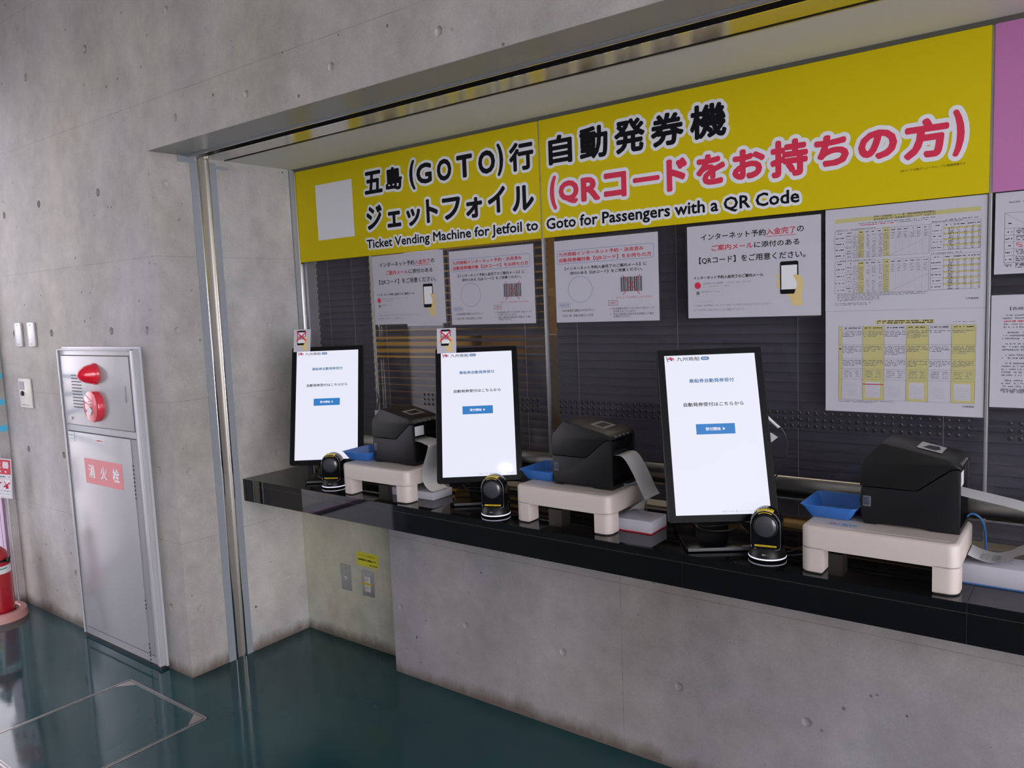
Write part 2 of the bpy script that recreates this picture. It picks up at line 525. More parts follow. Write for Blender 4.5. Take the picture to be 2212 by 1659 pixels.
class Sheet:
    """A flat printed surface: origin o, right axis ux, up axis uy (unit vectors), printing stacked toward the reader."""
    STEP = 0.00025
    def __init__(self, g, o, ux=(1, 0, 0), uy=(0, 0, 1)):
        self.g, self.o, self.ux, self.uy = g, V(o), V(ux), V(uy)
        self.n = self.ux.cross(self.uy)   # toward the reader
    def P(self, u, v, l):
        return self.o + self.ux * u + self.uy * v + self.n * (l * self.STEP)
    def poly(self, pts, m, l=1):
        self.g.add([self.P(u, v, l) for u, v in pts], [list(range(len(pts)))], m)
    def rect(self, u0, u1, v0, v1, m, l=1):
        self.poly([(u0, v0), (u1, v0), (u1, v1), (u0, v1)], m, l)
    def slab(self, u0, u1, v0, v1, t, m):
        a = [self.P(u, v, 0) for u, v in ((u0, v0), (u1, v0), (u1, v1), (u0, v1))]
        b = [p - self.n * t for p in a]
        self.g.add(a + b, [(0, 1, 2, 3), (7, 6, 5, 4), (0, 4, 5, 1), (1, 5, 6, 2), (2, 6, 7, 3), (3, 7, 4, 0)], m)
    def line(self, u0, v0, u1, v1, w, m, l=1):
        d = V((u1 - u0, v1 - v0))
        if d.length < 1e-9:
            return
        q = V((-d.y, d.x)).normalized() * (w / 2)
        self.poly([(u0 - q.x, v0 - q.y), (u1 - q.x, v1 - q.y), (u1 + q.x, v1 + q.y), (u0 + q.x, v0 + q.y)], m, l)
    def frame(self, u0, u1, v0, v1, w, m, l=1, r=0.0):
        if r <= 0:
            self.rect(u0, u1, v0, v0 + w, m, l); self.rect(u0, u1, v1 - w, v1, m, l)
            self.rect(u0, u0 + w, v0, v1, m, l); self.rect(u1 - w, u1, v0, v1, m, l)
        else:
            a = rrect(u1 - u0, v1 - v0, r, 0, (u0 + u1) / 2, (v0 + v1) / 2)
            b = rrect(u1 - u0 - 2 * w, v1 - v0 - 2 * w, r - w, 0, (u0 + u1) / 2, (v0 + v1) / 2)
            n = len(a)
            for i in range(n):
                j = (i + 1) % n
                self.poly([a[i][:2], a[j][:2], b[j][:2], b[i][:2]], m, l)
    def disc(self, u, v, ru, rv, m, l=1, n=24):
        self.poly([(u + ru * math.cos(2 * PI * k / n), v + rv * math.sin(2 * PI * k / n)) for k in range(n)], m, l)
    def ring(self, u, v, ru, rv, w, m, l=1, n=36):
        for k in range(n):
            a, b = 2 * PI * k / n, 2 * PI * (k + 1) / n
            self.poly([(u + ru * math.cos(a), v + rv * math.sin(a)), (u + ru * math.cos(b), v + rv * math.sin(b)),
                       (u + (ru - w) * math.cos(b), v + (rv - w) * math.sin(b)), (u + (ru - w) * math.cos(a), v + (rv - w) * math.sin(a))], m, l)
    def text(self, s, u0, u1, v0, v1, m, l=1, bold=0.0, n=8):
        """ink of s stretched to the rectangle; bold thickens the strokes by that radius (m)"""
        vs_, fs, x0, x1, y0, y1 = glyphs(s)
        if not vs_:
            return
        b = bold
        su = (u1 - u0 - 2 * b) / max(x1 - x0, 1e-6)
        sv = (v1 - v0 - 2 * b) / max(y1 - y0, 1e-6)
        offs = [(0, 0)]
        if bold > 0:
            offs += [(b * math.cos(2 * PI * k / n), b * math.sin(2 * PI * k / n)) for k in range(n)]
        for q, (du, dv) in enumerate(offs):
            self.g.add([self.P(u0 + b + (x - x0) * su + du, v0 + b + (y - y0) * sv + dv, l + q * 0.035) for x, y in vs_], fs, m)
    def halo(self, s, u0, u1, v0, v1, m, l, bold, r, n=28):
        vs_, fs, x0, x1, y0, y1 = glyphs(s)
        b = bold
        su = (u1 - u0 - 2 * b) / max(x1 - x0, 1e-6)
        sv = (v1 - v0 - 2 * b) / max(y1 - y0, 1e-6)
        for ri, rr in enumerate((r, r * 0.5)):
            for k in range(n):
                du, dv = rr * math.cos(2 * PI * k / n), rr * math.sin(2 * PI * k / n)
                self.g.add([self.P(u0 + b + (x - x0) * su + du, v0 + b + (y - y0) * sv + dv, l + (ri * n + k) * 0.03) for x, y in vs_], fs, m)
    def dashes(self, u0, u1, v0, v1, m, l=1, k=None, fill=0.75):
        """a line of print too small to read: a run of short marks"""
        h = v1 - v0
        u = u0
        while u < u1:
            w = h * random.uniform(0.5, 1.0)
            if random.random() < fill:
                a = random.uniform(0, 0.3) * h
                self.rect(u, min(u + w * 0.8, u1), v0 + a, v1 - random.uniform(0, 0.3) * h, m, l)
            u += w

# ------------------------------------------------------------------ the setting
HALL_X1, HALL_Y0, CEIL = 7.0, -7.0, 3.6
XL = -1.67
H1 = 2.206

def bool_cut(obj, cutter_g):
    cut = cutter_g.build('cutter', loc=(0, 0, 0))
    md = obj.modifiers.new('holes', 'BOOLEAN')
    md.operation = 'DIFFERENCE'
    md.solver = 'EXACT'
    md.object = cut
    dg = bpy.context.evaluated_depsgraph_get()
    dg.update()
    me = bpy.data.meshes.new_from_object(obj.evaluated_get(dg), depsgraph=dg)
    obj.modifiers.clear()
    old = obj.data
    obj.data = me
    bpy.data.meshes.remove(old)
    cm = cut.data
    bpy.data.objects.remove(cut)
    bpy.data.meshes.remove(cm)

g = G(); g.box(XL - 0.3, HALL_X1, HALL_Y0, 0.8, -0.1, 0, M_FLOOR); g.build('floor', kind='structure')
g = G(); g.box(XL - 0.3, HALL_X1, HALL_Y0, 0.15, CEIL, CEIL + 0.2, M_CEIL); g.build('ceiling', kind='structure')

# hydrant wall with the pier, form-tie holes cut 14 mm deep as shallow cones
g = G(); g.box(XL, 0, 0, 0.2115, 0, CEIL, M_WALL); w = g.build('wall_left', kind='structure')
cg = G()
cg.mi(M_WALL)
wall_holes = [(-1.025, 2.694), (-0.431, 2.692), (-1.429, 2.093), (-1.02, 2.105), (-0.434, 2.092), (-1.455, 1.488),
              (-1.022, 1.488), (-0.427, 1.491), (-0.122, 1.489), (-1.43, 0.883), (-1.021, 0.884), (-0.124, 0.893), (-1.426, 0.277), (-1.015, 0.281), (-0.122, 0.29)]
RX = Matrix.Rotation(PI / 2, 4, 'X')
for i, (x, z) in enumerate(wall_holes):
    dpt = 0.016 if z > 0.5 and x < -0.2 else 0.005
    cg.lathe([(0.0175, -0.002), (0.0175, 0.001), (0.0150, dpt)], M_HOLE if dpt > 0.01 else M_PLUG, 20,
             Matrix.Translation((x, 0, z)) @ Matrix.Rotation(-PI / 2, 4, 'X'))
for y, z in [(0.065, 2.082), (0.065, 1.484), (0.066, 0.888), (0.063, 0.289)]:
    cg.lathe([(0.0160, -0.002), (0.0160, 0.001), (0.0140, 0.0035)], M_PLUGL, 20,
             Matrix.Translation((0, y, z)) @ Matrix.Rotation(-PI / 2, 4, 'Y'))
w.location = (0, 0, 0)
w.data.transform(Matrix.Translation((XL / 2, 0.2115 / 2, 0)))
bool_cut(w, cg)

# jamb of the recess behind the shutter rail
g = G(); g.box(-0.3, 0, 0.2685, 0.78, 0, CEIL, M_JAMB); w = g.build('wall_jamb', kind='structure')
w.location = (0, 0, 0)
w.data.transform(Matrix.Translation((-0.15, (0.2685 + 0.78) / 2, 0)))
cg = G(); cg.mi(M_JAMB)
for y, z in [(0.512, 2.083), (0.512, 1.484), (0.510, 0.893), (0.517, 0.288)]:
    cg.lathe([(0.0160, -0.002), (0.0160, 0.001), (0.0140, 0.0030)], M_PLUGL, 20,
             Matrix.Translation((0, y, z)) @ Matrix.Rotation(-PI / 2, 4, 'Y'))
bool_cut(w, cg)

# lintel above the counter opening
g = G(); g.box(0, HALL_X1, 0, 0.152, H1, CEIL, M_LINTEL); w = g.build('wall_top', kind='structure')
w.location = (0, 0, 0)
w.data.transform(Matrix.Translation((HALL_X1 / 2, 0.076, H1)))
cg = G(); cg.mi(M_LINTEL)
for x, z in [(0.22, 2.691), (0.81, 2.691), (1.40, 2.691), (0.22, 2.296), (0.677, 2.296), (1.122, 2.296), (1.574, 2.297), (2.02, 2.297)]:
    cg.lathe([(0.0145, -0.002), (0.0145, 0.001), (0.0125, 0.007)], M_PLUG, 20,
             Matrix.Translation((x, 0, z)) @ Matrix.Rotation(-PI / 2, 4, 'X'))
bool_cut(w, cg)
g = G(); g.box(0.0, HALL_X1, 0.0005, 0.152, H1 - 0.0012, H1 - 0.0002, M_SOFFIT); g.build('trim_1', kind='structure')

# concrete base under the counter, flush back panel in the knee space
g = G(); g.box(0.703, HALL_X1, 0.5214, 0.80, 0, 0.7053, M_BASE); w = g.build('wall_counter', kind='structure')
w.location = (0, 0, 0)
w.data.transform(Matrix.Translation(((0.703 + HALL_X1) / 2, (0.5214 + 0.80) / 2, 0)))
cg = G(); cg.mi(M_BASE)
for x, z in [(0.751, 0.292), (1.107, 0.292), (1.564, 0.294), (2.010, 0.287), (2.412, 0.289), (2.87, 0.289)]:
    cg.lathe([(0.0150, -0.002), (0.0150, 0.001), (0.0130, 0.005)], M_PLUGL, 20,
             Matrix.Translation((x, 0.5214, z)) @ Matrix.Rotation(-PI / 2, 4, 'X'))
bool_cut(w, cg)
g = G(); g.box(0.0, 0.705, 0.6217, 0.80, 0, 0.7053, concrete('panel_painted', base=(0.47, 0.47, 0.42), zstep=None, pits=0.0)); g.build('wall_back', kind='structure')

# shutter guide rail in the jamb and shutter head
g = G()
g.box(-0.05, -0.007, 0.2115, 0.2685, 0, 2.203, mat('rail_groove_steel', (0.40, 0.375, 0.345), 0.42, 0.75))
g.box(-0.05, 0.0045, 0.2115, 0.2215, 0.001, 2.203, M_STEELB, 0.0015)
g.box(-0.05, 0.0045, 0.2600, 0.2685, 0.001, 2.203, M_STEELB, 0.0015)
g.build('trim_2', kind='structure')
g = G()
g.box(0.0, 0.0022, 0.178, 0.2115, 0.0, 2.19, M_BLUEGREY)
g.box(0.0, 0.0022, 0.2685, 0.300, 0.0, 2.19, M_BLUEGREY)
g.box(0.0, 0.0024, 0.125, 0.2, 2.178, 2.2035, M_BLUEGREY)
g.box(0.0, 0.0024, 0.2685, 0.36, 2.166, 2.178, M_BLUEGREY)
g.build('trim_3', kind='structure')
g = G()
g.box(0, HALL_X1, 0.152, 0.172, H1 - 0.0035, H1 + 0.10, M_BLUEGREY)
g.box(0, HALL_X1, 0.172, 0.178, H1 - 0.0045, H1 + 0.10, M_STEEL)
g.box(0, HALL_X1, 0.178, 0.222, H1 + 0.05, H1 + 0.10, M_SLOT)
g.box(0, HALL_X1, 0.222, 0.228, H1 - 0.004, H1 + 0.10, M_STEELB)
g.box(0, HALL_X1, 0.228, 0.330, H1 - 0.002, H1 + 0.10, M_STEEL)
g.box(0, HALL_X1, 0.330, 0.344, H1 + 0.03, H1 + 0.10, M_DARK)
g.box(0, HALL_X1, 0.344, 0.352, H1 - 0.003, H1 + 0.10, M_STEELD)
g.build('trim_4', kind='structure')
g = G(); g.box(0, HALL_X1, 0.352, 0.80, 2.2047, 2.3, M_WHITE); g.build('ceiling_recess', kind='structure')

# hall behind the camera
g = G()
g.box(HALL_X1, HALL_X1 + 0.2, HALL_Y0, 0.15, 3.3, CEIL, M_HALL)
for i in range(5):
    y = HALL_Y0 + i * (0.15 - HALL_Y0 - 0.12) / 4
    g.box(HALL_X1, HALL_X1 + 0.2, y, y + 0.12, 0, 3.3, M_HALL)
g.build('wall_right', kind='structure')
g = G()
g.box(XL - 0.3, HALL_X1 + 0.2, HALL_Y0 - 0.2, HALL_Y0, 0, CEIL, M_HALL)
g.build('wall_front', kind='structure')

# glazed wall to the left: concrete strip, frame, panes
ys = [-0.049 - 1.1585 * k for k in range(7)]
g = G()
g.box(XL - 0.2, XL, -0.049, 0.0, 0, CEIL, M_JAMB)
g.box(XL - 0.2, XL, HALL_Y0, -0.049, 2.75, CEIL, M_JAMB)
g.box(XL - 0.2, XL, HALL_Y0, ys[2], 0, 2.75, M_JAMB)
g.build('wall_window_side', kind='structure')
M_FRAMEV = mat('flare_fringe_frame', (0.30, 0.20, 0.32), 0.35, 0.3)  # mauve of the lens flare fringe is put into the frame colour
for k in range(2):
    a, b = ys[k], ys[k + 1]
    win = thing('window_%d' % (k + 1), None, None, (XL - 0.06, (a + b) / 2, 0))
    win['kind'] = 'structure'
    g = G()
    g.box(XL - 0.10, XL - 0.02, a - 0.013, a, 0, 2.75, M_FRAMEV)
    g.box(XL - 0.10, XL - 0.02, b, b + 0.013, 0, 2.75, M_FRAMEV)
    g.box(XL - 0.10, XL - 0.02, b + 0.013, a - 0.013, 0, 0.02, M_FRAMEV)
    g.box(XL - 0.10, XL - 0.02, b + 0.013, a - 0.013, 2.72, 2.75, M_FRAMEV)
    g.build('window_frame', win, rel=win.location, loc=(0, 0, 0))
    g = G(); g.box(XL - 0.064, XL - 0.058, b + 0.013, a - 0.013, 0.02, 2.72, M_GLASS)
    g.build('pane', win, rel=win.location, loc=(0, 0, 0))
g = G(); g.box(-40, XL - 0.3, -40, 40, -0.16, -0.10, M_OUT); g.build('ground', kind='structure')

for i, z in enumerate((1.266, 1.123, 0.980)):
    g = G(); g.box(XL + 0.0003, XL + 0.0009, -1.15, -0.004, z - 0.016, z + 0.016, M_CYAN)
    tag(g.build('warning_tape'), ['cyan warning tape strip across the glazed wall, topmost of three', 'cyan warning tape strip across the glazed wall, middle of three',
        'cyan warning tape strip across the glazed wall, lowest of three'][i], 'tape', 'cyan tape strips on the glazed wall')

# ticket office windows
YG = 0.708
panes = [(0.024, 1.4093), (1.4173, 2.8223), (2.8303, 4.235)]
for k, (a, b) in enumerate(panes):
    win = thing('window_%d' % (k + 3), None, None, ((a + b) / 2, YG, 0.9))
    win['kind'] = 'structure'
    rel = win.location
    g = G(); g.box(a, b, YG, YG + 0.008, 0.965, 2.19, M_GLASSB); g.build('pane', win, rel=rel, loc=(0, 0, 0))
    g = G()
    g.loft([[(x, YG + 0.004 + 0.022 * math.cos(t) * (1.0), 0.938 + 0.033 * math.sin(t)) for t in [2 * PI * q / 20 for q in range(20)]] for x in (a - 0.004, b + 0.004)], M_STEELD)
    g.box(a - 0.004, b + 0.004, YG - 0.006, YG + 0.016, 0.900, 0.906, M_STEEL)
    g.build('bottom_rail', win, rel=rel, loc=(0, 0, 0))
    # three rows of speaking holes, rim glint painted as a lighter arc
    g = G()
    x = a + 0.05 if k != 0 else 0.775
    while x < b - 0.03:
        for z in (1.170, 1.150, 1.130):
            for q in range(10):
                t0, t1 = 2 * PI * q / 10, 2 * PI * (q + 1) / 10
                r0, r1 = 0.0062, 0.0046
                g.add([(x + r0 * math.cos(t0), YG - 0.0006, z + r0 * math.sin(t0)), (x + r0 * math.cos(t1), YG - 0.0006, z + r0 * math.sin(t1)),
                       (x + r1 * math.cos(t1), YG - 0.0006, z + r1 * math.sin(t1)), (x + r1 * math.cos(t0), YG - 0.0006, z + r1 * math.sin(t0))], [(0, 1, 2, 3)],
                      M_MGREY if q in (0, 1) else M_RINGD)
                g.add([(x + r1 * math.cos(t0), YG - 0.0005, z + r1 * math.sin(t0)), (x + r1 * math.cos(t1), YG - 0.0005, z + r1 * math.sin(t1)), (x, YG - 0.0005, z)], [(0, 1, 2)], M_RINGD)
        x += 0.0235
    g.build('speaking_holes', win, rel=rel, loc=(0, 0, 0))
    if k == 0:
        g = G(); g.box(0.486, 0.496, YG - 0.004, YG - 0.0002, 0.965, 1.772, M_ALUL); g.build('edge_strip', win, rel=rel, loc=(0, 0, 0))
g = G()
g.box(0.0, 0.010, YG - 0.03, YG + 0.02, 0.805, 2.2, M_MGREY)
g.box(0.0, 0.028, YG + 0.02, 0.84, 0.805, 2.2, M_ALUL)
g.box(0.010, 0.024, YG - 0.014, YG + 0.02, 0.805, 2.2, M_STEELB, 0.004)
for x in (1.4133, 2.8263):
    g.box(x - 0.004, x + 0.004, YG - 0.005, YG + 0.012, 0.90, 2.192, M_ALUL, 0.001)
g.box(0.0, HALL_X1, YG - 0.010, YG + 0.02, 2.192, 2.2047, mat('head_frame', (0.12, 0.115, 0.10), 0.4, 0.4))
g.box(4.235, HALL_X1, YG - 0.005, YG + 0.02, 0.805, 2.2, M_MGREY)
g.build('trim_5', kind='structure')

# office behind the glass
OY = 3.2
g = G(); g.box(-0.3, 6.2, 0.8, OY, -0.1, 0, M_CARPET); g.build('floor_office', kind='structure')
g = G(); g.box(-0.3, 6.2, 0.8, OY, 2.6, 2.7, M_OFFICE); g.build('ceiling_office', kind='structure')
g = G(); g.box(-0.3, 6.2, OY, OY + 0.1, 0, 2.7, M_MUST); g.build('wall_office', kind='structure')
g = G(); g.box(-0.4, -0.3, 0.78, OY, 0, 2.7, M_MUST); g.build('wall_office_left', kind='structure')
g = G(); g.box(6.2, 6.3, 0.8, OY, 0, 2.7, M_MUST); g.build('wall_office_right', kind='structure')
ld = bpy.data.lights.new('office_lamp', 'AREA')
ld.energy = 32
ld.size = 1.2
ld.color = (1.0, 0.86, 0.66)
lo = bpy.data.objects.new('office_lamp', ld)
COL.objects.link(lo)
lo.location = (1.6, 2.1, 2.55)

# ------------------------------------------------------------------ floor hatch
t = thing('floor_hatch', 'square access hatch with thin metal frame set in the teal floor', 'hatch', (0.067, -0.45, 0))
x0, x1, y0, y1 = -0.228, 0.363, -0.745, -0.152
g = G()
for a, b, c, d in ((x0, x1, y1 - 0.007, y1), (x0, x1, y0, y0 + 0.007), (x0, x0 + 0.006, y0, y1), (x1 - 0.006, x1, y0, y1)):
    g.box(a, b, c, d, -0.004, 0.0016, M_HATCH)
g.build('outer_frame', t, rel=t.location, loc=(0, 0, 0))
g = G()
i = 0.0115
for a, b, c, d in ((x0 + i, x1 - i, y1 - i - 0.004, y1 - i), (x0 + i, x1 - i, y0 + i, y0 + i + 0.004), (x0 + i, x0 + i + 0.003, y0 + i, y1 - i), (x1 - i - 0.003, x1 - i, y0 + i, y1 - i)):
    g.box(a, b, c, d, -0.004, 0.0013, M_HATCH)
g.build('inner_frame', t, rel=t.location, loc=(0, 0, 0))
g = G()
i = 0.0155
g.box(x0 + i, x1 - i, y0 + i, y1 - i, -0.004, 0.0008, M_FLOOR); g.build('lid', t, rel=t.location, loc=(0, 0, 0))
for sx, sy in ((1, 1), (-1, 1), (1, -1), (-1, -1)):
    cx, cy = (x1 - 0.014 if sx > 0 else x0 + 0.014), (y1 - 0.015 if sy > 0 else y0 + 0.015)
    tri = [(cx, cy), (cx - sx * 0.062, cy), (cx, cy - sy * 0.062)]
    g = G(); g.loft([[(p[0], p[1], z) for p in tri] for z in (-0.003, 0.0014)], M_HATCH, True, False)
    g.build('corner_plate', t, rel=t.location, loc=(0, 0, 0))

# ------------------------------------------------------------------ fire hydrant cabinet
CX0, CX1, CZ0, CZ1, CY = -0.903, -0.190, 0.015, 1.412, -0.032
t = thing('fire_hydrant_cabinet', 'tall grey fire hydrant cabinet with red alarm lamp and red name sign', 'cabinet', ((CX0 + CX1) / 2, -0.016, 0.0))
REL = t.location
def part(g, name, parent=t, **k):
    return g.build(name, parent, rel=REL, loc=(0, 0, 0), **k)
g = G()
g.box(CX0, CX1, CY, 0.0, CZ0, CZ1, M_CAB, 0.002)
g.box(CX0 - 0.004, CX1 + 0.006, -0.012, -0.0005, CZ0 - 0.004, CZ1 + 0.01, M_CABEDGE, 0.001)
g.box(CX0 + 0.005, CX1 - 0.005, -0.028, -0.001, 0.0, CZ0, M_DARK)
part(g, 'body')
g = G()
for a, b, c, d in ((CX0, CX0 + 0.012, CZ0, CZ1), (CX1 - 0.020, CX1, CZ0, CZ1)):
    g.box(a, b, CY - 0.006, CY, c, d, M_CABEDGE, 0.002)
g.box(CX0, CX1, CY - 0.006, CY, CZ1 - 0.006, CZ1, M_CABEDGE, 0.002)
part(g, 'frame')
DY = CY - 0.004
g = G()
g.box(-0.8675, -0.2335, DY, CY, 1.058, 1.381, M_CAB, 0.0015)
for a, b, c, d in ((-0.871, -0.230, 1.381, 1.3855), (-0.871, -0.230, 1.0545, 1.057), (-0.2335, -0.2310, 1.056, 1.383)):
    g.box(a, b, CY - 0.0008, CY, c, d, M_DARK)
ud = part(g, 'alarm_panel_door')
g = G()
for k in range(11):
    z = 1.291 - k * 0.0149
    g.box(-0.777, -0.681, DY - 0.0006, DY, z - 0.0022, z + 0.0022, M_DARK)
part(g, 'grille_slots', ud)
g = G(); g.box(-0.286, -0.274, DY - 0.0025, DY, 1.182, 1.254, M_MGREY, 0.001); part(g, 'door_pull', ud)
g = G(); g.lathe([(0.008, 0), (0.008, 0.002), (0.005, 0.003)], M_IVORY, 16, Matrix.Translation((-0.815, DY, 1.085)) @ RX); part(g, 'lock', ud)
YM = RX
al = thing('alarm_lamp', None, None); COL.objects.unlink(al); bpy.data.objects.remove(al)
g = G()
g.lathe([(0.049, 0), (0.049, 0.010), (0.046, 0.014)], M_RED, 32, Matrix.Translation((-0.540, DY, 1.302)) @ YM)
lamp = part(g, 'alarm_lamp')
g = G()
g.lathe([(0.0455, 0.012), (0.043, 0.026), (0.038, 0.042), (0.030, 0.058), (0.020, 0.070), (0.009, 0.0765), (0.001, 0.078)], M_REDL, 32, Matrix.Translation((-0.540, DY, 1.302)) @ YM)
part(g, 'lamp_dome', lamp)
g = G()
bc = Matrix.Translation((-0.548, DY, 1.155)) @ YM
g.lathe([(0.071, 0), (0.071, 0.022), (0.069, 0.028), (0.064, 0.031), (0.002, 0.033)], M_RED, 40, bc)
sb = part(g, 'push_button_station')
g = G(); g.lathe([(0.0195, 0.0315), (0.0195, 0.036), (0.0165, 0.036)], M_ALUL, 24, Matrix.Translation((-0.548, DY, 1.138)) @ YM)
g.lathe([(0.0165, 0.0335), (0.0165, 0.0345)], M_DGREY, 24, Matrix.Translation((-0.548, DY, 1.138)) @ YM)
part(g, 'push_button', sb)
g = G(); sh = Sheet(g, (-0.566, DY - 0.0338, 1.168)); sh.rect(0, 0.036, 0, 0.006, M_LABEL); sh.dashes(0.004, 0.03, 0.009, 0.016, M_PAPERD); part(g, 'button_label', sb)
g = G()
g.box(-0.862, -0.279, DY, CY, 0.056, 1.021, M_CAB, 0.0015)
for a, b, c, d in ((-0.866, -0.231, 1.0215, 1.0265), (-0.866, -0.231, 0.0515, 0.0545)):
    g.box(a, b, CY - 0.0008, CY, c, d, M_DARK)
ld_ = part(g, 'hose_door')
g = G()
g.box(-0.279, -0.232, CY - 0.0008, CY, 0.056, 1.021, M_MGREY)
for z0_, n_ in ((0.905, 9), (0.30, 3), (0.10, 11)):
    for k in range(n_):
        g.box(-0.277, -0.2745, DY - 0.0004, CY, z0_ - 0.018 * k - 0.003, z0_ - 0.018 * k + 0.003, M_DARK)
part(g, 'recessed_grip', ld_)
g = G()
sh = Sheet(g, (-0.723, DY - 0.0008, 0.786))
sh.slab(0, 0.350, 0, 0.118, 0.0008, mat('plate_red', (0.58, 0.07, 0.085), 0.3))
for s, u in (('消', 0.033), ('火', 0.148), ('栓', 0.262)):
    sh.text(s, u, u + 0.060, 0.028, 0.092, M_SIGNW, 1, 0.0016, 6)
part(g, 'name_sign', ld_)
g = G()
sh = Sheet(g, (-0.862, DY - 0.0004, 0.974)); sh.rect(0, 0.060, 0, 0.046, M_LABEL); sh.dashes(0.006, 0.052, 0.028, 0.034, M_GREEN, 2); sh.dashes(0.006, 0.048, 0.012, 0.016, M_INKL, 2)
part(g, 'inspection_sticker', ld_)
g = G()
sh = Sheet(g, (-0.603, DY - 0.0004, 0.986)); sh.rect(0, 0.100, 0, 0.017, M_LABEL); sh.dashes(0.008, 0.092, 0.005, 0.012, M_INKR, 2)
part(g, 'name_label', ld_)

# ------------------------------------------------------------------ plates on the wall
def slim_plate(x, label):
    t = thing('blank_wall_plate', label, 'wall plate', (x, 0, 1.423), 0, 'slim blank plates on the concrete wall')
    g = G(); g.box(-0.039, 0.039, -0.011, 0, 0, 0.121, M_PLATE, 0.002); g.build('plate', t, loc=(0, 0, 0))
    for z in (0.012, 0.109):
        g = G(); g.lathe([(0.003, 0), (0.003, 0.0012), (0.001, 0.0016)], M_DGREY, 10, Matrix.Translation((0, -0.011, z)) @ RX); g.build('screw', t, loc=(0, 0, 0))
    return t
p0 = slim_plate(-1.388, 'slim grey blank plate on the concrete wall, left of the two side by side')
dup(p0, (-1.233, 0, 1.423), None, 'slim grey blank plate on the concrete wall, right of the two side by side')

t = thing('wall_switch', 'ivory wall plate with grey window and black sensor, left of the cabinet', 'wall plate', (-1.380, 0, 1.105))
g = G(); g.box(-0.073, 0.073, -0.008, 0, 0, 0.151, M_IVORY, 0.002); g.build('plate', t, loc=(0, 0, 0))
g = G(); g.box(-0.062, -0.005, -0.0095, -0.008, 0.093, 0.136, M_MGREY); g.build('grey_window', t, loc=(0, 0, 0))
g = G(); g.lathe([(0.013, 0), (0.013, 0.006), (0.010, 0.009), (0.002, 0.010)], M_BLACK, 20, Matrix.Translation((-0.028, -0.008, 0.074)) @ RX); g.build('sensor', t, loc=(0, 0, 0))
g = G(); sh = Sheet(g, (-0.05, -0.0083, 0.012)); sh.dashes(0, 0.09, 0, 0.005, M_INKG); g.build('printed_line', t, loc=(0, 0, 0))

# ------------------------------------------------------------------ fire extinguisher and stand
t = thing('extinguisher_stand', 'pink plastic extinguisher stand with red and white sign plate, beside the glazed wall', 'stand', (-1.545, -0.180, 0))
g = G()
prof = [(0.094, 0.0), (0.132, 0.0), (0.128, 0.038), (0.122, 0.044), (0.098, 0.044), (0.094, 0.040), (0.094, 0.012)]
loops = []
for k in range(48):
    a = 2 * PI * k / 48
    loops.append([(r * math.cos(a), r * math.sin(a), z) for r, z in prof])
loops.append(loops[0])
g.loft(loops, M_PINK, False, True)
g.lathe([(0.096, 0.004), (0.096, 0.012)], M_PINK, 40)
g.build('ring_base', t, loc=(0, 0, 0))
g = G(); g.tube([(-0.011, 0.102, 0.03), (-0.011, 0.102, 0.80)], 0.005, M_ALUL, 10, False)
g.tube([(-0.011, 0.102, 0.74), (0.000, 0.070, 0.74)], 0.004, M_ALUL, 8, False); g.build('sign_pole', t, loc=(0, 0, 0))
g = G()
hd = V((0.898, 0.440, 0))
ux = (hd * math.cos(0.08) - V((0, 0, 1)) * math.sin(0.08)); uy = V((0, 0, 1)) * math.cos(0.08) + hd * math.sin(0.08)
org = V((-1.474, -0.072, 0.836)) - V((-1.545, -0.180, 0)) - ux * 0.165 - uy * 0.212
sh = Sheet(g, org, ux, uy)
sh.slab(0, 0.165, 0, 0.212, 0.001, M_SIGNW)
RP = mat('sign_plate_red', (0.56, 0.03, 0.055), 0.4)
sh.rect(0.004, 0.161, 0.128, 0.207, RP, 1)
for s, u in (('消', 0.012), ('火', 0.062), ('器', 0.110)):
    sh.text(s, u, u + 0.040, 0.160, 0.196, M_SIGNW, 2, 0.0014, 6)
sh.dashes(0.02, 0.135, 0.136, 0.150, M_SIGNW, 2)
sh.dashes(0.015, 0.155, 0.112, 0.121, M_INKG, 2)
sh.frame(0.004, 0.161, 0.005, 0.105, 0.0012, M_INKR, 2)
for u in (0.056, 0.108):
    sh.rect(u, u + 0.001, 0.005, 0.105, M_INKR, 2)
for u in (0.010, 0.062, 0.114):
    sh.line(u, 0.060, u + 0.040, 0.085, 0.007, M_INKR, 2)
    sh.rect(u + 0.012, u + 0.030, 0.052, 0.070, M_INKR, 2)
    sh.line(u + 0.004, 0.092, u + 0.018, 0.064, 0.004, M_INKR, 2)
    sh.dashes(u, u + 0.040, 0.036, 0.042, M_INKG, 2)
    sh.dashes(u, u + 0.040, 0.020, 0.026, M_INKL, 2)
g.build('sign_plate', t, loc=(0, 0, 0))

t = thing('fire_extinguisher', 'red fire extinguisher with white label standing in the pink stand', 'fire extinguisher', (-1.545, -0.180, 0.012))
g = G()
g.lathe([(0.060, 0.0), (0.074, 0.006), (0.0755, 0.020), (0.0755, 0.285), (0.072, 0.315), (0.060, 0.345), (0.040, 0.366), (0.024, 0.374), (0.022, 0.392)], M_EXT, 48)
g.build('cylinder', t, loc=(0, 0, 0))
g = G(); g.lathe([(0.0762, 0.0), (0.0772, 0.002), (0.0772, 0.022), (0.0762, 0.024)], M_BLACK, 40); g.build('base_ring', t, loc=(0, 0, 0))
def wrap(g, a0, a1, z0, z1, m, r):
    n = 10
    vs_ = []
    for k in range(n + 1):
        a = math.radians(a0 + (a1 - a0) * k / n)
        vs_ += [(r * math.cos(a), r * math.sin(a), z0), (r * math.cos(a), r * math.sin(a), z1)]
    g.add(vs_, [(2 * k, 2 * k + 2, 2 * k + 3, 2 * k + 1) for k in range(n)], m, True)
g = G()
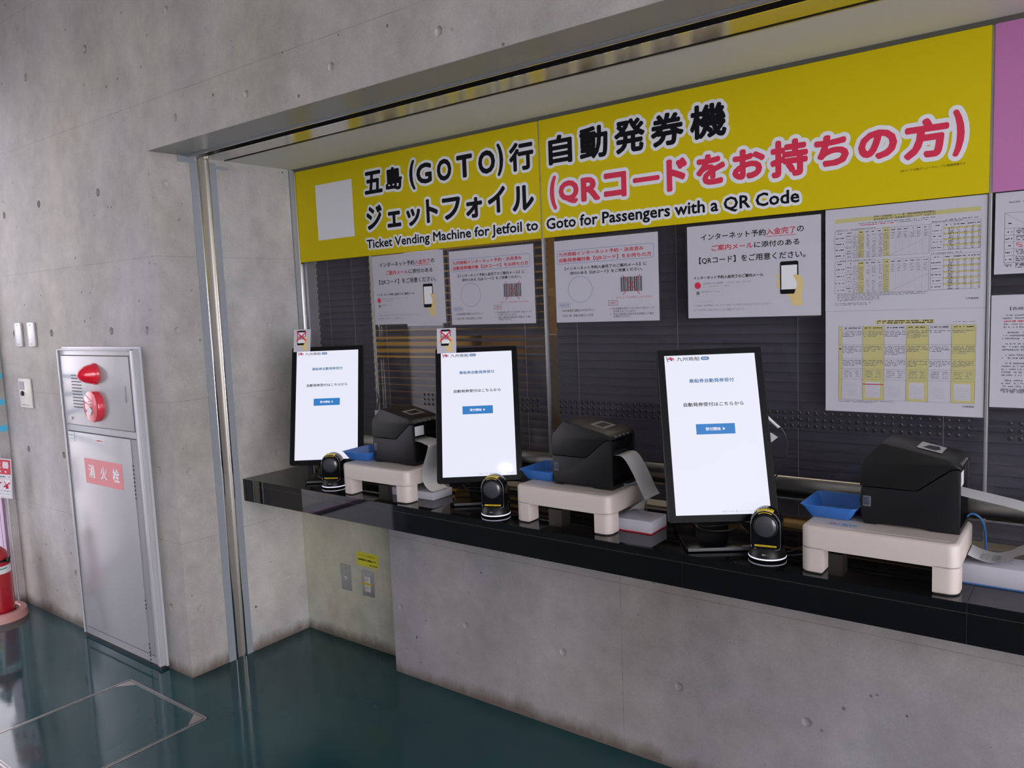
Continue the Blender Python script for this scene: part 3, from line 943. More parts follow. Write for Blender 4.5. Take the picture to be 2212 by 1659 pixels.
# reading direction faces the camera, about -18 degrees
wrap(g, -75, -15, 0.10, 0.275, M_LABEL, 0.0760)
wrap(g, -73, -17, 0.112, 0.135, M_STKY, 0.0763)
for k in range(16):
    wrap(g, -70, -20 - random.uniform(0, 12), 0.145 + k * 0.0078, 0.1495 + k * 0.0078, M_INKG, 0.0763)
g.build('instruction_label', t, loc=(0, 0, 0))
g = G()
wrap(g, -13, 62, 0.235, 0.275, M_LABEL, 0.0760)
wrap(g, -8, 30, 0.258, 0.264, M_GREEN, 0.0763)
g.build('maker_band', t, loc=(0, 0, 0))
g = G(); g.lathe([(0.0765, 0.296), (0.0775, 0.300), (0.0775, 0.304), (0.075, 0.308)], M_BLACK, 32)
g.box(0.060, 0.090, 0.030, 0.048, 0.292, 0.316, M_BLACK, 0.004); g.build('hose_clip', t, loc=(0, 0, 0))
g = G(); g.lathe([(0.020, 0.392), (0.020, 0.425), (0.014, 0.43)], M_ALUL, 20); g.box(-0.10, 0.02, -0.012, 0.012, 0.425, 0.440, M_BLACK, 0.004); g.box(-0.11, 0.02, -0.012, 0.012, 0.455, 0.468, M_BLACK, 0.004)
g.box(-0.012, 0.012, -0.012, 0.012, 0.43, 0.46, M_BLACK, 0.003)
g.build('valve_lever', t, loc=(0, 0, 0))
g = G(); g.tube([(-0.018, 0.0, 0.412), (-0.05, -0.03, 0.41), (-0.078, -0.045, 0.36), (-0.074, -0.05, 0.30), (-0.074, -0.05, 0.20), (-0.074, -0.05, 0.12)], 0.007, M_BLACK, 10); g.build('hose', t, loc=(0, 0, 0))

# ------------------------------------------------------------------ knee-space wall plates and sticker
PY = 0.6217
t = thing('wall_jack_plate', 'plain steel plate with a single round jack under the counter', 'wall plate', (0.301, PY, 0.248))
g = G(); g.box(-0.0345, 0.0345, -0.005, 0, 0, 0.121, M_ALUL, 0.0015); g.build('plate', t, loc=(0, 0, 0))
g = G(); g.lathe([(0.008, 0), (0.008, 0.002), (0.005, 0.0022)], M_LABEL, 16, Matrix.Translation((-0.004, -0.005, 0.058)) @ RX); g.lathe([(0.0032, 0.002), (0.0032, 0.0026)], M_DARK, 12, Matrix.Translation((-0.004, -0.005, 0.058)) @ RX); g.build('jack', t, loc=(0, 0, 0))
g = G(); g.lathe([(0.003, 0), (0.002, 0.001)], M_DGREY, 10, Matrix.Translation((0.0, -0.005, 0.105)) @ RX); g.build('screw', t, loc=(0, 0, 0))
t = thing('power_outlet', 'double power outlet with yellow tape across it under the counter', 'outlet', (0.449, PY, 0.246))
g = G(); g.box(-0.038, 0.038, -0.005, 0, 0, 0.118, M_ALUL, 0.0015); g.build('plate', t, loc=(0, 0, 0))
g = G(); g.box(-0.020, 0.014, -0.008, -0.005, 0.022, 0.092, M_IVORY, 0.001)
for z in (0.036, 0.074):
    for x in (-0.010, 0.001):
        g.box(x, x + 0.002, -0.0083, -0.008, z, z + 0.009, M_DARK)
g.build('socket', t, loc=(0, 0, 0))
g = G(); g.box(-0.036, 0.030, -0.0088, -0.0084, 0.055, 0.063, M_STKY); g.build('tape', t, loc=(0, 0, 0))
g = G()
sh = Sheet(g, (0.378, PY - 0.0006, 0.383))
sh.poly([p[:2] for p in rrect(0.142, 0.064, 0.006, 0, 0.071, 0.032)], mat('notice_yellow', (0.62, 0.58, 0.02), 0.5), 0)
sh.text('このコンセントは清掃用です。', 0.010, 0.125, 0.044, 0.053, M_INK, 1)
sh.text('携帯電話等の充電禁止です。', 0.010, 0.128, 0.024, 0.034, M_INK, 1, 0.0004, 4)
sh.dashes(0.082, 0.134, 0.006, 0.012, M_INK, 1)
tag(g.build('notice_sticker'), 'yellow notice sticker with two lines of black print above the power outlet', 'sticker')

# ------------------------------------------------------------------ counter
g = G()
joints = [0.0005, 0.7030, 1.4136, 2.1247, 2.8358, 3.547, 4.258, 4.969, 5.68, 6.39]
YC = 0.3146
for a, b in zip(joints[:-1], joints[1:]):
    g.box(a + 0.0004, b - 0.0004, YC, YG + 0.006, 0.7813, 0.805, M_GRANITE)
    g.box(a + 0.0004, b - 0.0004, YC, YC + 0.02, 0.7060, 0.7803, M_GRANITE)
g.box(0.001, 6.38, YC + 0.0008, YC + 0.02, 0.7064, 0.8040, M_GROUT)
g.box(0.001, 6.38, YC + 0.02, YG, 0.7060, 0.781, M_OFFICE)
tag(g.build('counter_top'), 'long glossy black granite counter running along the ticket windows', 'counter')
g = G(); g.box(-0.0, 6.38, 0.8005, 1.35, 0.75, 0.80, M_OFFICE)
g.box(0.0, 6.38, 0.7145, 0.8, 0.7057, 0.80, M_OFFICE)
tag(g.build('office_desk'), 'dark office worktop behind the ticket window glass', 'desk')
g = G(); g.box(0, 0.11, 0, 0.34, 0, 0.018, M_KRAFT, 0.002)
sh = Sheet(g, (0.0, 0.0, 0.0183), (1, 0, 0), (0, 1, 0))
for v in (0.06, 0.12, 0.19, 0.25):
    sh.dashes(0.02, 0.10, v, v + 0.03, M_ORANGE, 1)
tag(g.build('cardboard_packet', loc=(2.23, 0.73, 0.8003)), 'brown cardboard packet with orange print lying under the glass behind the right monitor', 'packet')

# ------------------------------------------------------------------ blinds behind the glass
def blind(x0, x1, z0, z1, tilt, label, edge=False, y=0.785):
    t = thing('venetian_blind', label, 'blind', ((x0 + x1) / 2, y, z0), 0, 'venetian blinds behind the ticket windows')
    rel = t.location
    g = G()
    n = int((z1 - z0) / 0.0305)
    for k in range(n):
        z = z0 + 0.012 + k * 0.0305
        a = tilt + random.uniform(-0.03, 0.03)
        if edge and k in (16, 17, 18):
            a = 0.30
        elif not edge and k in (18, 22):
            a -= 0.12
        hw = 0.0175
        sec = []
        for q in range(5):
            s = -1 + q / 2
            w_, hh = s * hw, 0.0035 * (1 - s * s)
            sec.append((w_ * math.cos(a) - hh * math.sin(a), w_ * math.sin(a) + hh * math.cos(a)))
        lo_ = [(x0, y + p[0], z + p[1]) for p in sec] + [(x0, y + p[0], z + p[1] + 0.0006) for p in sec[::-1]]
        hi_ = [(x1, q_[1], q_[2]) for q_ in lo_]
        g.loft([lo_, hi_], M_SLAT, True, False)
    g.build('slats', t, rel=rel, loc=(0, 0, 0))
    nc = max(2, int((x1 - x0) / 0.45) + 1)
    for k in range(nc):
        xx = x0 + 0.10 + (x1 - x0 - 0.2) * k / (nc - 1)
        g = G()
        g.tube([(xx, y - 0.018, z0), (xx, y - 0.018, z1)], 0.0007, M_CORD, 6, False)
        g.build('ladder_cord', t, rel=rel, loc=(0, 0, 0))
    g = G(); g.box(x0, x1, y - 0.015, y + 0.015, z1, z1 + 0.025, M_SLAT); g.build('head_rail', t, rel=rel, loc=(0, 0, 0))
    g = G(); g.box(x0, x1, y - 0.012, y + 0.012, z0 - 0.012, z0, M_SLAT, 0.002); g.build('bottom_rail', t, rel=rel, loc=(0, 0, 0))
    return t
blind(0.030, 0.397, 0.835, 2.15, 1.24, 'narrow closed grey venetian blind behind the glass, beside the concrete jamb')
blind(0.405, 1.372, 0.835, 2.15, 0.80, 'half open venetian blind behind the glass between the first and second monitors', True)
blind(1.412, 2.817, 0.835, 2.15, 1.24, 'wide closed dark grey venetian blind behind the second window, right of the center mullion')
blind(2.823, 4.200, 0.835, 2.15, 1.24, 'closed grey venetian blind behind the glass at the far right edge, under the pink sign')

# office furniture glimpsed between the slats
t = thing('storage_cabinet', 'pale wooden office cabinet seen through the half open blind', 'cabinet', (0.30, 2.5, 0))
g = G(); g.box(-0.5, 0.45, -0.2, 0.25, 0, 1.62, M_WOOD, 0.004); g.build('body', t, loc=(0, 0, 0))
for x in (-0.49, -0.02):
    g = G(); g.box(x, x + 0.455, -0.218, -0.2, 0.04, 1.58, M_WOOD, 0.003); g.build('door', t, loc=(0, 0, 0))
t = thing('office_partition', 'low beige office partition behind the half open blind', 'partition', (0.95, 1.9, 0))
g = G(); g.box(-0.5, 0.38, -0.02, 0.02, 0.05, 1.36, mat('partition_fabric', (0.26, 0.215, 0.17), 0.9), 0.004); g.build('panel', t, loc=(0, 0, 0))
for x in (-0.4, 0.3):
    g = G(); g.box(x - 0.03, x + 0.03, -0.15, 0.15, 0, 0.05, M_DGREY, 0.004); g.build('foot', t, loc=(0, 0, 0))

# ------------------------------------------------------------------ sign boards
BY = 0.7000
def board(x0, x1, m, label, items):
    t = thing('sign_board', label, 'sign', ((x0 + x1) / 2, BY, 1.7727))
    g = G(); g.box(x0, x1, BY, BY + 0.0075, 1.7727, 2.1917, m); g.build('panel', t, rel=t.location, loc=(0, 0, 0))
    g = G(); sh = Sheet(g, (0, BY, 0)); items(sh)
    if g.v:
        g.build('lettering', t, rel=t.location, loc=(0, 0, 0))
    return t
def big(sh, lst, m, bold, halo):
    for s, a, b, c, d in lst:
        sh.halo(s, a, b, c, d, M_SIGNW, 1, bold, bold + halo)
        sh.text(s, a, b, c, d, m, 3, bold, 10)
L1 = [('五', 0.489, 0.6, 2.034, 2.13), ('島', 0.62, 0.718, 2.034, 2.13), ('(', 0.76, 0.793, 2.022, 2.142), ('G', 0.8, 0.886, 2.039, 2.122), ('O', 0.914, 0.992, 2.037, 2.123), ('T', 1.019, 1.1, 2.036, 2.124), ('O', 1.129, 1.212, 2.036, 2.124), (')', 1.221, 1.251, 2.02, 2.14), ('行', 1.278, 1.39, 2.026, 2.13),
      ('ジ', 0.49, 0.588, 1.882, 1.985), ('ェ', 0.618, 0.7, 1.881, 1.948), ('ッ', 0.731, 0.812, 1.876, 1.947), ('ト', 0.845, 0.91, 1.88, 1.976), ('フ', 0.933, 1.03, 1.882, 1.969), ('ォ', 1.057, 1.14, 1.877, 1.956), ('イ', 1.168, 1.254, 1.885, 1.983), ('ル', 1.285, 1.385, 1.88, 1.973)]
R1 = [('自', 1.456, 1.557, 2.027, 2.129), ('動', 1.588, 1.701, 2.026, 2.136), ('発', 1.726, 1.842, 2.025, 2.137), ('券', 1.863, 1.98, 2.027, 2.132), ('機', 2.001, 2.122, 2.03, 2.136)]
R2 = [('(', 1.456, 1.486, 1.869, 1.99), ('Q', 1.494, 1.579, 1.883, 1.966), ('R', 1.588, 1.666, 1.884, 1.967), ('コ', 1.68, 1.769, 1.884, 1.97), ('ー', 1.793, 1.892, 1.923, 1.94), ('ド', 1.916, 1.989, 1.88, 1.984), ('を', 2.019, 2.116, 1.885, 1.981), ('お', 2.138, 2.241, 1.888, 1.979), ('持', 2.256, 2.367, 1.879, 1.988), ('ち', 2.384, 2.48, 1.893, 1.982), ('の', 2.504, 2.605, 1.895, 1.976), ('方', 2.621, 2.73, 1.881, 1.986), (')', 2.738, 2.766, 1.875, 1.996)]
def left_items(sh):
    sh.rect(0.161, 0.408, 1.865, 2.114, M_SIGNW, 1)
    big(sh, L1, M_INK, 0.0042, 0.0105)
    big(sh, [('Ticket Vending Machine for Jetfoil to', 0.482, 1.399, 1.792, 1.842)], M_INK, 0.0014, 0.0085)
def right_items(sh):
    big(sh, R1, M_INK, 0.0042, 0.0105)
    big(sh, R2, M_SIGNR, 0.0052, 0.0115)
    big(sh, [('Goto for Passengers with a QR Code', 1.436, 2.342, 1.789, 1.842)], M_INK, 0.0014, 0.0085)
    sh.text('QRコードは㈱デンソーウェーブの登録商標です', 2.613, 2.769, 1.8515, 1.859, M_INK, 1)
board(0.026, 1.4093, M_SIGNY, 'yellow sign board with a blank white square, reading Ticket Vending Machine for Jetfoil to', left_items)
board(1.4173, 2.8223, M_SIGNY, 'yellow sign board with red second line reading Goto for Passengers with a QR Code', right_items)
board(2.8303, 4.235, M_SIGNP, 'plain pink sign board at the top right edge beside the yellow boards', lambda s: None)

# ------------------------------------------------------------------ posters
def paper(name, x0, x1, z0, z1, label, cat, draw, film=0.008, y=0.7062, group=None):
    t = thing(name, label, cat, ((x0 + x1) / 2, y, z0), 0, group)
    g = G(); sh = Sheet(g, (x0, y, z0)); sh.slab(0, x1 - x0, 0, z1 - z0, 0.0006, M_PAPER); draw(sh, x1 - x0, z1 - z0)
    g.build('printed_sheet', t, rel=t.location, loc=(0, 0, 0))
    if film:
        g = G(); sh = Sheet(g, (x0, y, z0)); f = film
        for a, b, c, d in ((-f, 0, -f, z1 - z0 + f), (x1 - x0, x1 - x0 + f, -f, z1 - z0 + f), (0, x1 - x0, -f, 0), (0, x1 - x0, z1 - z0, z1 - z0 + f)):
            sh.slab(a, b, c, d, 0.0005, M_FILM)
        g.build('laminate_edge', t, rel=t.location, loc=(0, 0, 0))
    return t

def phone_hand(sh, cx, cz, s, cross=False, l=2):
    """drawn hand holding a phone; s = phone height; cx, cz = phone centre"""
    w = s * 0.56
    P = lambda u, v: (cx + u * s, cz + v * s)
    sh.poly([P(-0.12, -0.46), P(0.02, -0.62), P(0.10, -0.86), P(0.42, -0.86), P(0.36, -0.60), P(0.42, -0.30), P(0.38, 0.0), P(0.26, 0.10), P(0.10, 0.12), P(0.20, -0.10), P(0.22, -0.4)], M_SKIN, l)
    for k, v in enumerate((0.06, -0.10, -0.24)):
        sh.poly([P(-0.40, v), P(-0.36, v + 0.07), P(-0.22, v - 0.02), P(-0.22, v - 0.10), P(-0.30, v - 0.09)], M_SKIN, l)
    a = [p[:2] for p in rrect(w, s, s * 0.06, 0, cx, cz)]
    sh.poly(a, M_INK, l + 1)
    sh.rect(cx - w * 0.43, cx + w * 0.43, cz - s * 0.36, cz + s * 0.38, M_SIGNW, l + 2)
    sh.poly([P(0.14, -0.52), P(0.20, -0.36), P(0.25, -0.20), P(0.12, 0.06), P(0.20, 0.10), P(0.30, 0.05), P(0.40, -0.05), P(0.42, -0.30), P(0.30, -0.56)], M_SKIN, l + 3)
    if cross:
        for k in range(9):
            u = cx - w * 0.36 + k * w * 0.085
            sh.rect(u, u + w * (0.05 if k % 3 else 0.07), cz - s * 0.12, cz + s * 0.14, M_INKG, l + 4)
        ww = s * 0.085
        sh.line(cx - w * 0.56, cz + s * 0.40, cx + w * 0.56, cz - s * 0.22, ww, M_SIGNR, l + 5)
        sh.line(cx + w * 0.56, cz + s * 0.40, cx - w * 0.56, cz - s * 0.22, ww, M_SIGNR, l + 5)

def poster_mail(sh, W, H):
    k = W / 0.42
    def T(s, u0, u1, v0, v1, m, b=0.0):
        sh.text(s, u0 * k, u1 * k, v0 * k, v1 * k, m, 1, b * k, 5)
    def R(u0, u1, v0, v1, m, l=1):
        sh.rect(u0 * k, u1 * k, v0 * k, v1 * k, m, l)
    T('インターネット予約', 0.047, 0.257, 0.247, 0.2675, M_INK, 0.0004)
    T('入金完了', 0.259, 0.347, 0.248, 0.268, M_INKR, 0.0004)
    T('の', 0.351, 0.371, 0.250, 0.267, M_INK, 0.0004)
    R(0.257, 0.348, 0.2425, 0.2440, M_INKR)
    T('ご案内メール', 0.083, 0.217, 0.212, 0.231, M_INKR, 0.0004)
    T('に添付のある', 0.221, 0.358, 0.212, 0.231, M_INK, 0.0004)
    T('【QRコード】をご用意ください。', 0.040, 0.376, 0.172, 0.195, M_INK, 0.0004)
    T('インターネット予約入金完了のご案内メール', 0.020, 0.249, 0.124, 0.1345, M_INK, 0.0003)
    sh.disc(0.034 * k, 0.105 * k, 0.011 * k, 0.011 * k, M_SIGNR, 1)
    T('w', 0.031, 0.037, 0.103, 0.107, M_SIGNP)
    T('Web予約システム管理者', 0.052, 0.120, 0.107, 0.114, M_INKG)
    sh.dashes(0.126 * k, 0.208 * k, 0.108 * k, 0.113 * k, M_INKL)
    T('宛先', 0.052, 0.063, 0.097, 0.103, M_INKL)
    sh.dashes(0.068 * k, 0.146 * k, 0.098 * k, 0.103 * k, M_INKL)
    sh.frame(0.025 * k, 0.117 * k, 0.070 * k, 0.092 * k, 0.0004, M_INKL)
    R(0.029, 0.040, 0.075, 0.086, M_INKG)
    T('自動発券用QRコード.png', 0.046, 0.106, 0.081, 0.087, M_INKG)
    sh.dashes(0.046 * k, 0.066 * k, 0.073 * k, 0.077 * k, M_INKL)
    T('キュウショウタロウ 様', 0.021, 0.082, 0.050, 0.056, M_INKL)
    T('この度は『九州商船インターネット予約』をご利用いただきありがとうございます。', 0.022, 0.274, 0.037, 0.043, M_INKG)
    T('以下の予約を『支払いサイト』より確認いたしました。', 0.020, 0.190, 0.023, 0.029, M_INKG)
    phone_hand(sh, 0.3275 * k, 0.116 * k, 0.098 * k)

def poster_qr(sh, W, H):
    k = W / 0.415
    def T(s, u0, u1, v0, v1, m, b=0.0):
        sh.text(s, u0 * k, u1 * k, v0 * k, v1 * k, m, 1, b * k, 5)
    sh.frame(0.011 * k, 0.399 * k, 0.211 * k, 0.259 * k, 0.0012 * k, M_INKB, 1, 0.007 * k)
    T('九州商船インターネット予約・決済済み', 0.018, 0.361, 0.238, 0.253, M_INKR, 0.0004)
    T('自動発券機対象【QRコード】をお持ちの方', 0.020, 0.390, 0.216, 0.232, M_INKR, 0.0004)
    T('【インターネット予約入金完了のご案内メール】に', 0.043, 0.371, 0.187, 0.199, M_INK, 0.0003)
    T('添付のある【QRコード】をご用意ください。', 0.064, 0.356, 0.170, 0.182, M_INK, 0.0003)
    sh.ring(0.105 * k, 0.117 * k, 0.051 * k, 0.047 * k, 0.0012 * k, M_INKB, 1)
    u = 0.269 * k
    i = 0
    while u < 0.352 * k:
        wd = (0.0014, 0.0032, 0.0020, 0.0040, 0.0014, 0.0026)[i % 6] * k
        sh.rect(u, min(u + wd, 0.353 * k), 0.102 * k, 0.152 * k, M_INK if i % 4 else M_INKG, 1)
        u += wd + (0.0016, 0.0012, 0.0024)[i % 3] * k
        i += 1
    sh.line(0.277 * k, 0.159 * k, 0.344 * k, 0.091 * k, 0.0022 * k, M_INKR, 2)
    sh.line(0.347 * k, 0.159 * k, 0.278 * k, 0.091 * k, 0.0022 * k, M_INKR, 2)
    T('※バーコードには対応しておりません', 0.252, 0.389, 0.078, 0.086, M_INKR)
    sh.frame(0.012 * k, 0.062 * k, 0.055 * k, 0.071 * k, 0.0010 * k, M_INKB, 1, 0.002 * k)
    T('発券対象', 0.017, 0.057, 0.058, 0.067, M_INKB)
    sh.frame(0.219 * k, 0.257 * k, 0.056 * k, 0.073 * k, 0.0010 * k, M_INK, 1, 0.002 * k)
    T('対象外', 0.223, 0.253, 0.060, 0.069, M_INKR)
    T('〇本日長崎港ご乗船にかかるチケット', 0.023, 0.164, 0.038, 0.047, M_INK)
    T('〇支払い後、料金の変更なしの予約', 0.024, 0.156, 0.020, 0.029, M_INK)
    T('✕', 0.223, 0.230, 0.041, 0.047, M_INKR)
    T('【九州商船公式サイト】以外の【QRコード】', 0.236, 0.395, 0.040, 0.048, M_INK)
    T('は対象ではございません', 0.239, 0.328, 0.031, 0.0385, M_INK)
    T('✕', 0.223, 0.230, 0.022, 0.028, M_INKR)
    T('支払い後料金の追加がある変更をした場合', 0.239, 0.395, 0.021, 0.029, M_INK)
    T('は発券できません', 0.239, 0.304, 0.013, 0.0205, M_INK)

paper('poster', 0.4995, 0.919, 1.4705, 1.768, 'white poster with drawn hand and phone, under the left yellow board, nearest the jamb', 'poster', poster_mail, 0.009)
paper('poster', 0.950, 1.3685, 1.462, 1.757, 'white poster with crossed barcode in blue and red, just left of the center mullion', 'poster', poster_qr, 0.008)
paper('poster', 1.4625, 1.8775, 1.462, 1.757, 'white poster with crossed barcode in blue and red, just right of the center mullion', 'poster', poster_qr, 0.008)
paper('poster', 1.9815, 2.4015, 1.4665, 1.7615, 'white poster with drawn hand and phone, above the rightmost monitor', 'poster', poster_mail, 0.008)

def sheet_fares(sh, W, H):
    # upper tables
    X, Z = (lambda x: x - 2.414), (lambda z: z - 1.477)
    sh.rect(X(2.441), X(2.805), Z(1.730), Z(1.7415), M_HLY, 1)
    sh.text('長崎～五島航路フェリー等『燃料油価格変動調整金』', X(2.545), X(2.70), Z(1.7365), Z(1.7425), M_INK, 2)
    sh.text('設定金額変更に伴う旅客運賃の改定について（お知らせ）', X(2.545), X(2.70), Z(1.7290), Z(1.7350), M_INK, 2)
    sh.dashes(X(2.505), X(2.70), Z(1.7225), Z(1.7255), M_INKG, 1); sh.dashes(X(2.505), X(2.60), Z(1.7175), Z(1.7205), M_INKR, 1); sh.dashes(X(2.605), X(2.68), Z(1.7175), Z(1.7205), M_INKG, 1)
    sh.dashes(X(2.725), X(2.80), Z(1.7125), Z(1.7155), M_INKG, 1)
    for z1, z0 in ((1.706, 1.628), (1.6185, 1.5275)):
        x0, x1 = 2.440, 2.685
        sh.dashes(X(x0 + 0.002), X(x0 + 0.11), Z(z1 + 0.0015), Z(z1 + 0.0045), M_INKG, 1)
        sh.rect(X(2.5035), X(2.5195), Z(z0), Z(z1 - 0.002), M_HLY, 1)
        sh.rect(X(2.5695), X(2.5855), Z(z0), Z(z1 + 0.003), M_HLY, 1)
        sh.frame(X(x0), X(x1), Z(z0), Z(z1), 0.0006, M_INKG, 2)
        for x in (2.470, 2.4895, 2.4965, 2.5035, 2.5195, 2.5355, 2.552, 2.5695, 2.5855, 2.602, 2.618, 2.635, 2.651, 2.668):
            sh.rect(X(x), X(x) + 0.0004, Z(z0), Z(z1), M_INKL, 2)
        n = 18
        for k in range(n):
            z = z0 + (z1 - 0.012 - z0) * k / (n - 1)
            sh.rect(X(2.470), X(x1), Z(z), Z(z) + 0.0003, M_INKL, 2)
            for a, b in ((2.491, 2.496), (2.498, 2.503), (2.505, 2.518), (2.526, 2.534), (2.541, 2.550), (2.558, 2.568), (2.571, 2.584)):
                if k < n - 1 and random.random() < 0.9:
                    sh.dashes(X(a), X(b), Z(z) + 0.0009, Z(z) + 0.0029, M_INKG, 2)
            if k > n - 7 and k < n - 1:
                for x in (2.590, 2.606, 2.622, 2.639, 2.655, 2.672):
                    sh.dashes(X(x), X(x + 0.009), Z(z) + 0.0009, Z(z) + 0.0029, M_INKG, 2)
        for k in range(4):
            z = z0 + (z1 - 0.012 - z0) * (k + 0.5) / 4
            sh.dashes(X(2.443), X(2.466), Z(z - 0.0015), Z(z + 0.0020), M_INK, 2)
            sh.dashes(X(2.472), X(2.487), Z(z + 0.003), Z(z + 0.006), M_INKG, 2); sh.dashes(X(2.475), X(2.484), Z(z - 0.006), Z(z - 0.003), M_INKG, 2)
            sh.rect(X(x0), X(x0 + 0.05), Z(z0 + (z1 - 0.012 - z0) * k / 4), Z(z0 + (z1 - 0.012 - z0) * k / 4) + 0.0004, M_INKG, 2)
        sh.dashes(X(2.448), X(2.460), Z(z1 - 0.008), Z(z1 - 0.005), M_INK, 2); sh.dashes(X(2.475), X(2.486), Z(z1 - 0.008), Z(z1 - 0.005), M_INK, 2)
        for x in (2.507, 2.523, 2.539, 2.556, 2.573, 2.590, 2.606, 2.622, 2.639, 2.655, 2.672):
            sh.dashes(X(x), X(x + 0.010), Z(z1 - 0.008), Z(z1 - 0.005), M_INK, 2)
        sh.line(X(2.5855), Z(z0 + 0.001), X(2.685), Z(z0 + 0.046), 0.0004, M_INKG, 2)
    for z1, z0 in ((1.708, 1.634), (1.6235, 1.528)):
        x0, x1 = 2.6885, 2.8065
        sh.dashes(X(x0 + 0.002), X(x0 + 0.075), Z(z1 + 0.0015), Z(z1 + 0.0045), M_INKG, 1)
        sh.frame(X(x0), X(x1), Z(z0), Z(z1), 0.0006, M_INKG, 2)
        for x in (2.720, 2.743, 2.757, 2.774, 2.790):
            sh.rect(X(x), X(x) + 0.0004, Z(z0), Z(z1), M_INKG, 2)
        ng = 4 if z0 > 1.6 else 5
        for k in range(ng):
            zb = z0 + (z1 - 0.014 - z0) * k / ng
            hh = (z1 - 0.014 - z0) / ng
            sh.rect(X(x0), X(x1), Z(zb), Z(zb) + 0.0004, M_INKG, 2)
            sh.rect(X(2.720), X(x1), Z(zb + hh - 0.0045), Z(zb + hh), M_HLY, 1)
            sh.dashes(X(2.691), X(2.715), Z(zb + hh * 0.42), Z(zb + hh * 0.60), M_INK, 2)
            for q in range(4):
                zz = zb + hh * (q + 0.2) / 4
                sh.dashes(X(2.731), X(2.742), Z(zz), Z(zz + 0.0024), M_INK, 2)
                for x in (2.751, 2.768, 2.784, 2.800):
                    sh.dashes(X(x), X(x + 0.005), Z(zz), Z(zz + 0.0024), M_INKG, 2)
        for x in (2.698, 2.724, 2.745, 2.759, 2.776, 2.792):
            sh.dashes(X(x), X(x + 0.013), Z(z1 - 0.009), Z(z1 - 0.006), M_INK, 2)
    for k in range(5):
        sh.dashes(X(2.447), X(2.682 if k < 2 else 2.56), Z(1.5235 - k * 0.0042), Z(1.5260 - k * 0.0042), M_INKG, 1)
    sh.dashes(X(2.441), X(2.545), Z(1.498), Z(1.5005), M_INKG, 1); sh.dashes(X(2.441), X(2.53), Z(1.4935), Z(1.496), M_INKG, 1)
    sh.text('九州商船㈱', X(2.774), X(2.804), Z(1.500), Z(1.5055), M_INK, 1)

def sheet_discounts(sh, W, H):
    X, Z = (lambda x: x - 2.4145), (lambda z: z - 1.183)
    sh.rect(X(2.551), X(2.700), Z(1.4375), Z(1.4485), M_HLY, 1)
    sh.dashes(X(2.556), X(2.697), Z(1.4440), Z(1.4478), M_INK, 2); sh.dashes(X(2.556), X(2.697), Z(1.4385), Z(1.4423), M_INK, 2)
    sh.dashes(X(2.745), X(2.797), Z(1.4395), Z(1.4420), M_INKG, 1)
    xs = [2.4515, 2.4605, 2.5165, 2.5740, 2.6310, 2.6865, 2.7420, 2.7990]
    zs = [1.2195, 1.2785, 1.3090, 1.3380, 1.3790, 1.4225, 1.4325]
    for k in (0, 2, 4, 6):
        sh.rect(X(xs[k]), X(xs[k + 1]), Z(zs[0]), Z(zs[-1]), M_HLY, 1)
    for x in xs:
        sh.rect(X(x), X(x) + 0.0005, Z(zs[0]), Z(zs[-1]), M_INKG, 2)
    for z in zs:
        sh.rect(X(xs[0]), X(xs[-1]), Z(z), Z(z) + 0.0005, M_INKG, 2)
    for c in range(1, 7):
        a, b = xs[c] + 0.002, xs[c + 1] - 0.002
        sh.dashes(X(a + 0.003), X(b - 0.003), Z(1.4255), Z(1.4290), M_INK, 2)
        for (zt, n) in ((1.4185, random.choice((2, 4, 5))), (1.3755, random.choice((4, 5, 6))), (1.3345, 4)):
            for q in range(n):
                sh.dashes(X(a), X(b - (0.02 if q == n - 1 else 0)), Z(zt - q * 0.0046 - 0.0028), Z(zt - q * 0.0046), M_INKG, 2)
        sh.frame(X(a + 0.004), X(b - 0.003), Z(1.2840), Z(1.3055), 0.0004, M_INKG, 2)
        for q in range(4):
            sh.dashes(X(a + 0.006), X(a + 0.026), Z(1.2860 + q * 0.0050), Z(1.2885 + q * 0.0050), M_INKG, 2)
            sh.dashes(X(a + 0.033), X(b - 0.006), Z(1.2860 + q * 0.0050), Z(1.2885 + q * 0.0050), M_INKG, 2)
        sh.rect(X(a + 0.006), X(b - 0.008), Z(1.2270), Z(1.2720), M_PAPER, 2)
        for q in range(7):
            if random.random() < 0.8:
                sh.dashes(X(a + 0.009), X(b - 0.012), Z(1.2300 + q * 0.0055), Z(1.2318 + q * 0.0055), M_INKL, 3)
    sh.rect(X(2.5180), X(2.5730), Z(1.2640), Z(1.2665), M_INKR, 3)
    for q in range(5):
        z = 1.4 - q * 0.036
        sh.dashes(X(2.4535), X(2.4590), Z(z), Z(z + 0.006), M_INK, 2)
    sh.dashes(X(2.452), X(2.60), Z(1.2150), Z(1.2175), M_INKG, 1); sh.dashes(X(2.452), X(2.545), Z(1.2110), Z(1.2135), M_INKG, 1)
    sh.text('九州商船㈱', X(2.769), X(2.798), Z(1.2085), Z(1.2140), M_INK, 1)
paper('notice_sheet', 2.414, 2.8205, 1.477, 1.7705, 'white fare notice with small tables and yellow columns, under the right yellow board', 'notice', sheet_fares, 0)
paper('notice_sheet', 2.4145, 2.8205, 1.183, 1.4765, 'white notice with tall yellow striped table, directly below the fare notice', 'notice', sheet_discounts, 0)

